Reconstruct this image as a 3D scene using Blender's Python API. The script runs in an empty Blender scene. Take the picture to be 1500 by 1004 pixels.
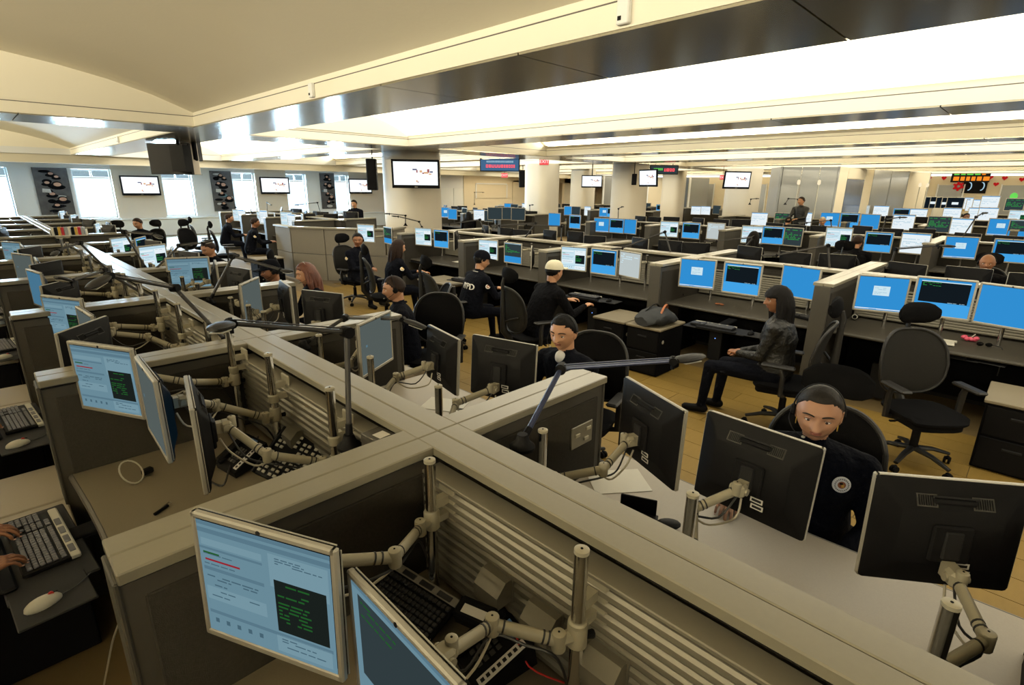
import bpy, math, random
import numpy as np
from mathutils import Vector, Matrix, noise

random.seed(7)
sc = bpy.context.scene
PI = math.pi

# ------------------------------------------------------------------ camera, world, exposure
CAMZ = 2.15
cam_rot = Matrix.Rotation(-0.79115, 4, 'Z') @ Matrix.Rotation(1.28487, 4, 'X') @ Matrix.Rotation(0.011264, 4, 'Z')
cd = bpy.data.cameras.new('camera')
cam = bpy.data.objects.new('camera', cd)
sc.collection.objects.link(cam)
cam.matrix_world = Matrix.Translation((0, 0, CAMZ)) @ cam_rot
cd.sensor_fit = 'HORIZONTAL'
cd.sensor_width = 36.0
cd.lens = 36.0 * 775.0 / 1500.0
cd.clip_start = 0.05
cd.clip_end = 300
sc.camera = cam

sc.view_settings.view_transform = 'Standard'
sc.view_settings.look = 'None'
sc.view_settings.gamma = 1.0
sc.view_settings.use_curve_mapping = False
sc.view_settings.exposure = 0.0
sc.cycles.use_denoising = True
sc.cycles.max_bounces = 7
sc.cycles.diffuse_bounces = 4
sc.cycles.glossy_bounces = 3
sc.cycles.transmission_bounces = 4
sc.cycles.transparent_max_bounces = 6
sc.cycles.caustics_reflective = False
sc.cycles.caustics_refractive = False
sc.cycles.sample_clamp_indirect = 4.0

w = bpy.data.worlds.new('world')
sc.world = w
w.use_nodes = True
w.node_tree.nodes['Background'].inputs[0].default_value = (0.72, 0.88, 1.0, 1)
w.node_tree.nodes['Background'].inputs[1].default_value = 2.2

VAULT_FILL = 22.0  # strength of the fill lights added to the dim vaults
VAULT_GLOW = 3.1      # emission painted onto the bright vaults in place of cove light

def area_light(name, loc, rot, sx, sy, power, color):
    l = bpy.data.lights.new(name, 'AREA')
    l.shape = 'RECTANGLE'
    l.size = sx
    l.size_y = sy
    l.energy = power
    l.color = color
    o = bpy.data.objects.new(name, l)
    o.location = loc
    o.rotation_euler = rot
    sc.collection.objects.link(o)
    return o

# daylight falling in through the window wall, from outside the glass
for wx in (0.6, 3.8, 6.7, 9.4, 11.9, 14.3):
    area_light('daylight', (wx, 28.1, 1.9), (math.radians(100), 0, PI), 1.3, 2.2, 1700, (0.62, 0.83, 1.0))

# ------------------------------------------------------------------ pixel helper (1500 x 1004 frame)
R3 = cam_rot.to_3x3()
def ray(px, py):
    return R3 @ Vector(((px - 750) / 775.0, -(py - 502) / 775.0, -1.0))
def at(px, py, z):
    r = ray(px, py)
    return Vector((0, 0, CAMZ)) + r * ((z - CAMZ) / r.z)
def near_point(px, py, base, dist, sign=1):
    """point on the pixel's ray at the given distance from base (sign 1: the farther one)"""
    r = ray(px, py).normalized()
    oc = Vector((0, 0, CAMZ)) - Vector(base)
    b = oc.dot(r)
    c = oc.dot(oc) - dist * dist
    q = b * b - c
    t = -b + (math.sqrt(q) * sign if q > 0 else 0)
    return Vector((0, 0, CAMZ)) + r * t

# ------------------------------------------------------------------ materials
MATS = {}
def mat(name, col, rough=0.6, metal=0.0, var=0.0, scale=8.0, bump=0.0, bscale=60.0, spec=0.5, emit=None, es=1.0, alpha=None, trans=0.0, coat=0.0, stretch=None):
    m = bpy.data.materials.new(name)
    m.use_nodes = True
    nt = m.node_tree
    b = nt.nodes['Principled BSDF']
    b.inputs['Base Color'].default_value = (*col, 1)
    b.inputs['Roughness'].default_value = rough
    b.inputs['Metallic'].default_value = metal
    b.inputs['Specular IOR Level'].default_value = spec
    if coat: b.inputs['Coat Weight'].default_value = coat
    if trans: b.inputs['Transmission Weight'].default_value = trans
    if alpha is not None: b.inputs['Alpha'].default_value = alpha
    if emit is not None:
        b.inputs['Emission Color'].default_value = (*emit, 1)
        b.inputs['Emission Strength'].default_value = es
    if var or bump:
        tc = nt.nodes.new('ShaderNodeTexCoord')
        src = tc.outputs['Object']
        if stretch:
            mp = nt.nodes.new('ShaderNodeMapping')
            mp.inputs['Scale'].default_value = stretch
            nt.links.new(src, mp.inputs['Vector'])
            src = mp.outputs['Vector']
        if var:
            n = nt.nodes.new('ShaderNodeTexNoise')
            n.inputs['Scale'].default_value = scale
            n.inputs['Detail'].default_value = 4
            nt.links.new(src, n.inputs['Vector'])
            mx = nt.nodes.new('ShaderNodeMix')
            mx.data_type = 'RGBA'
            nt.links.new(n.outputs['Fac'], mx.inputs['Factor'])
            mx.inputs['A'].default_value = (*[c * (1 - var) for c in col], 1)
            mx.inputs['B'].default_value = (*[min(1, c * (1 + var)) for c in col], 1)
            nt.links.new(mx.outputs['Result'], b.inputs['Base Color'])
        if bump:
            n2 = nt.nodes.new('ShaderNodeTexNoise')
            n2.inputs['Scale'].default_value = bscale
            n2.inputs['Detail'].default_value = 3
            nt.links.new(src, n2.inputs['Vector'])
            bp = nt.nodes.new('ShaderNodeBump')
            bp.inputs['Strength'].default_value = bump
            bp.inputs['Distance'].default_value = 0.004 if bscale > 30 else 0.02
            nt.links.new(n2.outputs['Fac'], bp.inputs['Height'])
            nt.links.new(bp.outputs['Normal'], b.inputs['Normal'])
    MATS[name] = m
    return m
def glow(name, col, s=1.0):
    m = bpy.data.materials.new(name)
    m.use_nodes = True
    nt = m.node_tree
    nt.nodes.remove(nt.nodes['Principled BSDF'])
    e = nt.nodes.new('ShaderNodeEmission')
    e.inputs[0].default_value = (*col, 1)
    e.inputs[1].default_value = s
    nt.links.new(e.outputs[0], nt.nodes['Material Output'].inputs[0])
    MATS[name] = m
    return m

mat('cap', (0.215, 0.195, 0.140), 0.30, 0, 0.06, 60, 0.03, 300, spec=0.85)
mat('fabric', (0.033, 0.030, 0.025), 0.95, 0, 0.28, 90, 0.5, 500, spec=0.04)
mat('post', (0.050, 0.046, 0.037), 0.5, 0, 0.06, 30, spec=0.25)
mat('counter_panel', (0.18, 0.165, 0.135), 0.6, 0, 0.06, 30, spec=0.15)
mat('lamp_shell', (0.018, 0.017, 0.016), 0.6, 0, 0.05, 30, spec=.2)
mat('channel', (0.014, 0.0125, 0.010), 0.8, 0, 0.1, 30, spec=.1)
mat('slat', (0.19, 0.174, 0.132), 0.38, 0.3, 0.05, 40, spec=.3)
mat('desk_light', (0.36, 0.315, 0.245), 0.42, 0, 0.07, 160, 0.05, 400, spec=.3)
mat('desk_mid', (0.165, 0.140, 0.094), 0.5, 0, 0.10, 220, 0.05, 400, spec=0.2)  # left-hand desks: same laminate as desk_light, shade put into the colour
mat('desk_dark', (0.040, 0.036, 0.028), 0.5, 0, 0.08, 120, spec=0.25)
mat('edge_band', (0.16, 0.15, 0.125), 0.5, 0, 0.04, 30)
mat('edge_dark', (0.055, 0.05, 0.04), 0.5, 0, 0.04, 30, spec=.25)
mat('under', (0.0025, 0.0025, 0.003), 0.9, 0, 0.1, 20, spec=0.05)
mat('silver', (0.36, 0.34, 0.285), 0.38, 0.2, 0.03, 30, spec=.3)
mat('black_plastic', (0.0035, 0.0035, 0.004), 0.55, 0, 0.1, 40, 0.04, 500, spec=0.07)
mat('black_soft', (0.003, 0.003, 0.0035), 0.7, 0, 0.1, 40, spec=0.1)
mat('dark_gray', (0.010, 0.010, 0.0105), 0.55, 0, 0.08, 40, spec=0.12)
mat('vent', (0.035, 0.034, 0.030), 0.7, 0, 0.1, 60, spec=.2)
mat('sticker', (0.62, 0.60, 0.55), 0.6, 0, 0.03, 60)
mat('arm_metal', (0.34, 0.31, 0.225), 0.42, 0.1, 0.04, 40, spec=.35)
mat('chrome', (0.68, 0.67, 0.64), 0.16, 1.0, 0.04, 8)
mat('chair_fabric', (0.0035, 0.0035, 0.004), 0.95, 0, 0.25, 120, 0.4, 500, spec=0.06)
mat('chair_mesh', (0.014, 0.0135, 0.012), 0.9, 0, 0.3, 200, 0.4, 700, spec=0.1)
mat('chair_frame', (0.012, 0.0115, 0.011), 0.45, 0, 0.1, 30, spec=0.25)
mat('plank', (0.205, 0.130, 0.030), 0.5, 0, 0.12, 5, 0.1, 80, stretch=(1, 6, 1), spec=0.25)
mat('plank_b', (0.192, 0.122, 0.028), 0.5, 0, 0.12, 5, 0.1, 80, stretch=(1, 6, 1), spec=0.25)
mat('subfloor', (0.14, 0.095, 0.035), 0.7, 0, 0.12, 4)
mat('ceiling', (0.70, 0.65, 0.52), 0.75, 0, 0.05, 0.6, 0.05, 30)
mat('beam_side', (0.84, 0.80, 0.68), 0.65, 0, 0.02, 2)
mat('beam_metal', (0.40, 0.37, 0.28), 0.2, 0.72, 0.06, 1.2)
mat('joint', (0.12, 0.11, 0.10), 0.6, 0, 0.05, 30)
mat('wall_paint', (0.74, 0.76, 0.78), 0.8, 0, 0.03, 2)
mat('wall_taupe', (0.64, 0.565, 0.47), 0.8, 0, 0.03, 2)
mat('wall_cream', (0.70, 0.62, 0.46), 0.8, 0, 0.03, 2)
mat('column_paint', (0.60, 0.55, 0.45), 0.6, 0, 0.03, 2)
mat('white_paint', (0.78, 0.80, 0.80), 0.6, 0, 0.02, 4)
mat('glass', (0.9, 0.95, 1.0), 0.02, 0, 0, trans=1.0)
mat('office_glass', (0.30, 0.31, 0.31), 0.25, 0.3, 0.08, 0.8)
mat('office_dark', (0.10, 0.12, 0.16), 0.15, 0.2, 0.3, 1.5)
mat('paper', (0.66, 0.63, 0.54), 0.8, 0, 0.03, 20)
mat('white_plastic', (0.52, 0.50, 0.42), 0.4, 0, 0.02, 30, spec=.3)
mat('key_gray', (0.10, 0.10, 0.115), 0.5, 0, 0.1, 200)
mat('key_black', (0.02, 0.02, 0.022), 0.35, 0, 0.1, 200)
mat('kb_frame', (0.26, 0.245, 0.20), 0.45, 0.1, 0.04, 30)
mat('red_plastic', (0.5, 0.02, 0.02), 0.3, 0, 0.03, 30)
mat('bag_cloth', (0.011, 0.013, 0.015), 0.8, 0, 0.5, 25, 0.4, 90)
mat('bag_strap', (0.28, 0.09, 0.03), 0.7, 0, 0.3, 40)
mat('pink', (0.6, 0.08, 0.14), 0.5, 0, 0.1, 40)
mat('blue_rod', (0.03, 0.04, 0.09), 0.35, 0.3, 0.05, 30)
mat('lamp_tube', (0.030, 0.028, 0.026), 0.45, 0.2, 0.05, 30, spec=.25)
mat('cable', (0.01, 0.01, 0.01), 0.5, 0, 0.05, 30)
mat('cable_cream', (0.50, 0.46, 0.36), 0.5, 0, 0.05, 30)
mat('skin_mid', (0.33, 0.165, 0.088), 0.5, 0, 0.10, 12, 0.08, 200, spec=.35)
mat('skin_dark', (0.225, 0.098, 0.047), 0.48, 0, 0.12, 12, 0.08, 200, spec=.35)
mat('skin_deep', (0.12, 0.05, 0.026), 0.48, 0, 0.12, 12, 0.08, 200, spec=.35)
mat('skin_light', (0.42, 0.215, 0.115), 0.5, 0, 0.08, 12, 0.08, 200, spec=.35)
mat('nail', (0.52, 0.30, 0.23), 0.3, 0, 0.05, 30)
mat('lip', (0.20, 0.065, 0.04), 0.45, 0, 0.1, 40, spec=.3)
mat('hair_black', (0.0035, 0.003, 0.003), 0.7, 0, 0.4, 60, 0.6, 160, stretch=(1, 1, 0.2), spec=0.12)
mat('hair_brown', (0.014, 0.007, 0.0045), 0.7, 0, 0.4, 60, 0.6, 160, stretch=(1, 1, 0.2), spec=0.15)
mat('hair_red', (0.10, 0.028, 0.012), 0.6, 0, 0.5, 40, 0.7, 120, stretch=(1, 1, 0.2))
mat('hair_gray', (0.011, 0.009, 0.007), 0.6, 0, 0.4, 60, 0.5, 160, spec=0.15)
mat('navy', (0.0026, 0.0032, 0.0062), 0.95, 0, 0.3, 25, 1.0, 22, spec=0.08)
mat('black_cloth', (0.0024, 0.0024, 0.0032), 0.95, 0, 0.3, 25, 1.0, 22, spec=0.07)
mat('leather', (0.006, 0.006, 0.0055), 0.45, 0, 0.3, 25, 1.0, 22, spec=0.3)
mat('tshirt', (0.72, 0.70, 0.64), 0.8, 0, 0.04, 25)
mat('cap_khaki', (0.50, 0.46, 0.33), 0.8, 0, 0.08, 60, 0.2, 200)
mat('cap_dark', (0.003, 0.0035, 0.006), 0.9, 0, 0.2, 60, 0.2, 200, spec=.05)
mat('gold', (0.62, 0.38, 0.06), 0.4, 0.3, 0.05, 60)
mat('eye_white', (0.72, 0.68, 0.62), 0.2)
mat('iris', (0.03, 0.015, 0.01), 0.1)
mat('wreath', (0.12, 0.10, 0.05), 0.8, 0, 0.5, 40)
mat('poster_base', (0.030, 0.026, 0.024), 0.5, 0, 0.95, 5)
mat('poster_skin', (0.35, 0.19, 0.12), 0.5, 0, 0.4, 9)
mat('poster_gray', (0.35, 0.34, 0.32), 0.5, 0, 0.3, 9)
mat('poster_teal', (0.03, 0.09, 0.10), 0.5, 0, 0.3, 9)
mat('board_orange', (0.5, 0.14, 0.02), 0.6, 0, 0.1, 9)
glow('painted_cove_glow', (1.0, 0.91, 0.70), VAULT_GLOW)
glow('ceiling_glow_soft', (1.0, 0.84, 0.56), 1.0)
glow('s_blue', (0.030, 0.270, 0.640))
glow('s_blue2', (0.055, 0.36, 0.78))
glow('s_page', (0.60, 0.78, 0.86))
glow('s_page2', (0.40, 0.60, 0.72))
glow('s_white', (0.80, 0.88, 0.92))
glow('s_gray', (0.50, 0.56, 0.56))
glow('s_black', (0.006, 0.010, 0.014))
glow('s_dark', (0.03, 0.045, 0.05))
glow('s_green', (0.03, 0.33, 0.06))
glow('s_text', (0.20, 0.32, 0.40))
glow('s_red', (0.65, 0.03, 0.04))
glow('d_page', (0.135, 0.245, 0.305))
glow('d_page2', (0.17, 0.29, 0.35))
glow('d_band', (0.095, 0.18, 0.235))
glow('d_text', (0.06, 0.12, 0.16))
glow('d_black', (0.010, 0.014, 0.012))
glow('d_green', (0.015, 0.10, 0.02))
glow('d_red', (0.28, 0.02, 0.03))
glow('d_gray', (0.085, 0.105, 0.10))
glow('d_blue', (0.06, 0.17, 0.27))
glow('led_red', (1.0, 0.10, 0.12), 1.3)
glow('led_orange', (1.0, 0.28, 0.02), 1.0)
glow('led_green', (0.15, 0.7, 0.1), 1.0)
glow('led_panel', (0.06, 0.14, 0.26), 1.0)
glow('exit_face', (0.95, 0.10, 0.10), 1.0)
glow('exit_text', (1.0, 0.75, 0.7), 1.4)
glow('tv_white', (0.93, 0.97, 1.0), 1.15)
glow('tv_ink', (0.35, 0.10, 0.10), 1.0)
glow('tv_ink2', (0.08, 0.08, 0.16), 1.0)
glow('tv_ink3', (0.75, 0.45, 0.25), 1.0)
glow('tv_blue', (0.05, 0.12, 0.42), 1.0)
glow('pc_led', (0.1, 0.25, 1.0), 4.0)
glow('down_lamp', (1.0, 0.85, 0.6), 5.0)
glow('heart_red', (0.75, 0.02, 0.02), 0.5)

# ------------------------------------------------------------------ mesh builder
class MB:
    def __init__(s):
        s.v = []; s.f = []; s.m = []; s.mats = []
    def mi(s, m):
        if m not in s.mats: s.mats.append(m)
        return s.mats.index(m)
    def add(s, vs, fs, m, M=None):
        o = len(s.v)
        if M is not None: vs = [M @ Vector(v) for v in vs]
        s.v += [tuple(v) for v in vs]
        k = s.mi(m)
        for f in fs:
            s.f.append(tuple(i + o for i in f)); s.m.append(k)
        return s
    def box(s, c, d, m, M=None):
        x, y, z = c; a, b, e = d[0] / 2, d[1] / 2, d[2] / 2
        vs = [(x + i * a, y + j * b, z + k * e) for i in (-1, 1) for j in (-1, 1) for k in (-1, 1)]
        return s.add(vs, [(0, 1, 3, 2), (4, 6, 7, 5), (0, 4, 5, 1), (2, 3, 7, 6), (0, 2, 6, 4), (1, 5, 7, 3)], m, M)
    def cbox(s, c, d, r, m, M=None):
        """box with chamfered edges"""
        x, y, z = c; a, b, e = d[0] / 2, d[1] / 2, d[2] / 2
        r = min(r, a * .9, b * .9, e * .9)
        vs = []; idx = {}
        for i in (-1, 1):
            for j in (-1, 1):
                for k in (-1, 1):
                    for t in range(3):
                        p = [i * (a - (0 if t == 0 else r)), j * (b - (0 if t == 1 else r)), k * (e - (0 if t == 2 else r))]
                        idx[(i, j, k, t)] = len(vs)
                        vs.append((x + p[0], y + p[1], z + p[2]))
        fs = []
        def q(ids): fs.append(tuple(idx[i] for i in ids))
        for i in (-1, 1):
            c4 = [(-1, -1), (1, -1), (1, 1), (-1, 1)]
            if i < 0: c4 = c4[::-1]
            q([(i, j, k, 0) for j, k in c4])
            q([(k, i, j, 1) for j, k in c4])
            q([(j, k, i, 2) for j, k in c4])
        for i in (-1, 1):
            for j in (-1, 1):
                g = [(i, j, -1, 0), (i, j, 1, 0), (i, j, 1, 1), (i, j, -1, 1)]
                q(g if i * j < 0 else g[::-1])
                g = [(i, -1, j, 0), (i, 1, j, 0), (i, 1, j, 2), (i, -1, j, 2)]
                q(g if i * j > 0 else g[::-1])
                g = [(-1, i, j, 1), (1, i, j, 1), (1, i, j, 2), (-1, i, j, 2)]
                q(g if i * j < 0 else g[::-1])
                for k in (-1, 1):
                    g = [(i, j, k, 0), (i, j, k, 1), (i, j, k, 2)]
                    q(g if i * j * k > 0 else g[::-1])
        return s.add(vs, fs, m, M)
    def rings(s, rs, m, cap=True, close=True, M=None):
        n = len(rs[0]); vs = [p for r in rs for p in r]; fs = []
        for i in range(len(rs) - 1):
            for j in range(n if close else n - 1):
                k = (j + 1) % n
                fs.append((i * n + j, i * n + k, (i + 1) * n + k, (i + 1) * n + j))
        if cap:
            fs.append(tuple(range(n))[::-1]); fs.append(tuple((len(rs) - 1) * n + j for j in range(n)))
        return s.add(vs, fs, m, M)
    def tube(s, pts, r, m, n=8, cap=True, M=None, flat=1.0):
        pts = [Vector(p) for p in pts]
        rr = r if isinstance(r, (list, tuple)) else [r] * len(pts)
        rs = []; u = None
        for i, p in enumerate(pts):
            t = (pts[min(i + 1, len(pts) - 1)] - pts[max(i - 1, 0)])
            t = t.normalized() if t.length > 1e-9 else Vector((0, 0, 1))
            if u is None:
                u = t.cross(Vector((0, 0, 1)))
                if u.length < 1e-3: u = t.cross(Vector((0, 1, 0)))
                u.normalize()
            else:
                u = (u - t * u.dot(t)).normalized()
            w_ = t.cross(u)
            rs.append([p + u * math.cos(a) * rr[i] + w_ * math.sin(a) * rr[i] * flat for a in [2 * PI * k / n for k in range(n)]])
        return s.rings(rs, m, cap, True, M)
    def cyl(s, p0, p1, r0, m, r1=None, n=12, M=None):
        return s.tube([p0, p1], [r0, r0 if r1 is None else r1], m, n, True, M)
    def lathe(s, prof, m, n=16, M=None, sy=1.0):
        rs = [[(r * math.cos(2 * PI * k / n), r * math.sin(2 * PI * k / n) * sy, z) for k in range(n)] for r, z in prof]
        return s.rings(rs, m, True, True, M)
    def prism(s, poly, z0, z1, m, M=None):
        n = len(poly)
        vs = [(x, y, z0) for x, y in poly] + [(x, y, z1) for x, y in poly]
        fs = [tuple(range(n))[::-1], tuple(range(n, 2 * n))] + [(i, (i + 1) % n, n + (i + 1) % n, n + i) for i in range(n)]
        return s.add(vs, fs, m, M)
    def cap_tube(s, p0, p1, r0, r1, m, n=10, M=None):
        """tapered capsule, closed"""
        p0 = Vector(p0); p1 = Vector(p1); t = (p1 - p0)
        t = t.normalized() if t.length > 1e-6 else Vector((0, 0, 1))
        pts = []; rr = []
        for k in range(1, 4):
            a = PI / 2 * (1 - k / 3); pts.append(p0 - t * r0 * math.sin(a)); rr.append(r0 * math.cos(a) + 1e-4 * (k == 0))
        for k in range(0, 3):
            a = PI / 2 * k / 3; pts.append(p1 + t * r1 * math.sin(a)); rr.append(r1 * math.cos(a))
        pts = [p0 - t * r0 * .98] + pts + [p1 + t * r1 * .98]; rr = [r0 * .15] + rr + [r1 * .15]
        u = t.cross(Vector((0, 0, 1)))
        if u.length < 1e-3: u = t.cross(Vector((0, 1, 0)))
        u.normalize(); w_ = t.cross(u)
        rs = [[p + u * math.cos(2 * PI * k / n) * q + w_ * math.sin(2 * PI * k / n) * q for k in range(n)] for p, q in zip(pts, rr)]
        return s.rings(rs, m, True, True, M)
    def ellipsoid(s, c, r, m, nu=14, nv=9, M=None):
        vs = []; c = Vector(c)
        rs = []
        for j in range(nv + 1):
            a = -PI / 2 + PI * (j + .12) / (nv + .24) if 0 < j < nv else (-PI / 2 + .1 if j == 0 else PI / 2 - .1)
            rs.append([(c.x + r[0] * math.cos(a) * math.cos(2 * PI * k / nu), c.y + r[1] * math.cos(a) * math.sin(2 * PI * k / nu), c.z + r[2] * math.sin(a)) for k in range(nu)])
        return s.rings(rs, m, True, True, M)
    def mesh(s, name, smooth=True, angle=35):
        me = bpy.data.meshes.new(name)
        me.from_pydata(s.v, [], s.f)
        for k in s.mats: me.materials.append(MATS[k])
        me.polygons.foreach_set('material_index', s.m)
        if smooth:
            me.polygons.foreach_set('use_smooth', [True] * len(s.f))
            me.set_sharp_from_angle(angle=math.radians(angle))
        me.update()
        return me

def T(x, y, z): return Matrix.Translation((x, y, z))
def RZ(a): return Matrix.Rotation(a, 4, 'Z')
def RX(a): return Matrix.Rotation(a, 4, 'X')
def RY(a): return Matrix.Rotation(a, 4, 'Y')
I4 = Matrix.Identity(4)

def obj(name, me, parent=None, M=None, kind=None, label=None):
    if isinstance(me, MB): me = me.mesh(name)
    o = bpy.data.objects.new(name, me)
    sc.collection.objects.link(o)
    if parent is not None: o.parent = parent
    if M is not None: o.matrix_local = M
    if kind: o['kind'] = kind
    if label: o['label'] = label
    return o
def tag(o, label, cat, group=None):
    o['label'] = label; o['category'] = cat
    if group: o['group'] = group
    return o
def thing(name, label, cat, M=None, group=None):
    return tag(obj(name, None, None, M), label, cat, group)
def struct(name, mb, M=None, parent=None):
    return obj(name, mb, parent, M, 'structure' if parent is None else None)
# a prototype is a list of parts: (name, mesh, matrix, kind, [sub-parts])
def spawn(proto, name, M, label, cat, group=None):
    r = thing(name, label, cat, M, group)
    def rec(parts, par):
        for nm, me, mm, kd, kids in parts:
            o = obj(nm, me, par, mm, kd)
            rec(kids, o)
    rec(proto, r)
    return r
def P(name, mb, M=None, kind=None, kids=(), smooth=True):
    return (name, mb.mesh(name, smooth) if isinstance(mb, MB) else mb, M if M is not None else I4, kind, list(kids))
ORD = ['first', 'second', 'third', 'fourth', 'fifth', 'sixth', 'seventh', 'eighth', 'ninth', 'tenth', 'eleventh', 'twelfth', 'thirteenth', 'fourteenth', 'fifteenth', 'sixteenth', 'seventeenth', 'eighteenth']
for _t in ('twentieth', 'thirtieth'):
    pass
def ordw(i):
    if i < 18: return ORD[i]
    base = {19: 'nineteenth', 20: 'twentieth'}
    n = i + 1
    if n in base: return base[n]
    tens, u = divmod(n, 10)
    tw = {2: 'twenty', 3: 'thirty', 4: 'forty', 5: 'fifty'}[tens]
    return tw + ('-' + ORD[u - 1] if u else 'th')

def clear_glass():
    m = MATS['glass']; nt = m.node_tree
    nt.nodes.remove(nt.nodes['Principled BSDF'])
    t = nt.nodes.new('ShaderNodeBsdfTransparent'); t.inputs[0].default_value = (0.93, 0.97, 1, 1)
    g = nt.nodes.new('ShaderNodeBsdfGlossy'); g.inputs['Roughness'].default_value = 0.03
    x = nt.nodes.new('ShaderNodeMixShader'); x.inputs[0].default_value = 0.08
    nt.links.new(t.outputs[0], x.inputs[1]); nt.links.new(g.outputs[0], x.inputs[2])
    nt.links.new(x.outputs[0], nt.nodes['Material Output'].inputs[0])
clear_glass()
mat('tint_glass', (1, 1, 1))
_g = MATS['glass']; MATS['glass'] = MATS['tint_glass']; clear_glass(); MATS['glass'] = _g
for _n in MATS['tint_glass'].node_tree.nodes:
    if _n.type == 'BSDF_TRANSPARENT': _n.inputs[0].default_value = (0.42, 0.47, 0.48, 1)

# ================================================================== THE ROOM
X0, X1, Y0, Y1 = -9.0, 37.0, -7.0, 27.0
CEIL = 2.95
# floor slab, with planks laid as parts in the near aisles
fl = struct('floor', MB().box(((X0 + X1) / 2, (Y0 + Y1) / 2, -0.06), (X1 - X0, Y1 - Y0, 0.10), 'subfloor'))
pk = [MB().box((0, 0, 0), (0.245, 1.465, 0.008), 'plank').mesh('plank', False), MB().box((0, 0, 0), (0.245, 1.465, 0.008), 'plank_b').mesh('plank', False)]
n = 0
for i in range(17):
    for j in range(-2, 10):
        x = 2.02 + i * 0.25 + 0.0; y = 0.3 + j * 1.47 + (i % 3) * 0.49
        if y > 11.5 or x > 6.2: continue
        obj('plank', pk[(i * 7 + j * 3) % 2], fl, T(x, y, -0.0055)); n += 1

beams = [(-4.2, -3.2), (2.65, 3.65), (6.95, 7.75), (11.4, 12.2), (15.2, 16.0), (19.3, 20.1), (23.4, 24.2), (27.5, 28.3), (31.6, 32.4)]
SOF = 21.8
tri = 0
def beam(x0, x1, y0, y1, along_y=True, step=1.62):
    """ceiling beam: painted sides, brushed metal panels underneath"""
    global tri
    tri += 1
    mb = MB()
    H = 0.215
    mb.box(((x0 + x1) / 2, (y0 + y1) / 2, CEIL + 0.03 + H / 2), (x1 - x0 - 0.04, y1 - y0 - 0.04, H), 'beam_side')
    if along_y:
        for x, sg in ((x0, 1), (x1, -1)):
            mb.box((x + sg * 0.012, (y0 + y1) / 2, CEIL + 0.015 + 0.065), (0.024, y1 - y0, 0.13), 'beam_side')
            mb.box((x + sg * 0.018, (y0 + y1) / 2, CEIL + 0.185), (0.024, y1 - y0, 0.06), 'beam_side')
            mb.box((x + sg * 0.016, (y0 + y1) / 2, CEIL + 0.150), (0.02, y1 - y0, 0.012), 'joint')
    else:
        for y, sg in ((y0, 1), (y1, -1)):
            mb.box(((x0 + x1) / 2, y + sg * 0.012, CEIL + 0.015 + 0.065), (x1 - x0, 0.024, 0.13), 'beam_side')
            mb.box(((x0 + x1) / 2, y + sg * 0.018, CEIL + 0.185), (x1 - x0, 0.024, 0.06), 'beam_side')
            mb.box(((x0 + x1) / 2, y + sg * 0.016, CEIL + 0.150), (x1 - x0, 0.02, 0.012), 'joint')
    b = struct('trim_%d' % tri, mb)
    L = (y1 - y0) if along_y else (x1 - x0)
    k = max(1, round(L / step)); s = L / k
    if along_y: pm = MB().box((0, 0, 0), (x1 - x0 - 0.012, s - 0.012, 0.016), 'beam_metal').mesh('metal_panel', False)
    else: pm = MB().box((0, 0, 0), (s - 0.012, y1 - y0 - 0.012, 0.016), 'beam_metal').mesh('metal_panel', False)
    for i in range(k):
        if along_y: obj('metal_panel', pm, b, T((x0 + x1) / 2, y0 + s * (i + .5), CEIL + 0.008))
        else: obj('metal_panel', pm, b, T(x0 + s * (i + .5), (y0 + y1) / 2, CEIL + 0.008))
    return b
for i, (a, b_) in enumerate(beams):
    beam(a, b_, Y0, SOF, True, 1.62 if i < 4 else 3.0)
gaps = [(beams[i][1], beams[i + 1][0]) for i in range(len(beams) - 1)] + [(32.4, X1)]
for i, (a, b_) in enumerate(gaps):
    cy0, cy1 = (9.3, 10.5) if i == 0 else (10.05, 11.2)
    beam(a, b_, cy0, cy1, False, 1.7)
ceil_mb = MB()
def vault(a, b_, y0, y1, rise=0.50, m='ceiling', zb=CEIL + 0.20):
    """shallow barrel vault between two beams"""
    pts = []
    for k in range(13):
        u = k / 12
        pts.append((a - 0.01 + (b_ - a + 0.02) * u, zb + rise * (1 - (2 * u - 1) ** 2) ** 0.9))
    vs = []; fs = []
    for x, z in pts:
        vs += [(x, y0, z), (x, y1, z)]
    for k in range(12):
        fs.append((2 * k, 2 * k + 1, 2 * k + 3, 2 * k + 2))
    ceil_mb.add(vs, fs, m)
    # end faces above the cross beams
    for y in (y0 + .003, y1 - .003):
        base = len(pts)
        ceil_mb.add([(x, y, z) for x, z in pts] + [(x, y, zb - 0.02) for x, z in pts], [(k, k + 1, base + k + 1, base + k) for k in range(12)], 'beam_side')
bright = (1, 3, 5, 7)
lum = 0
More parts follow.
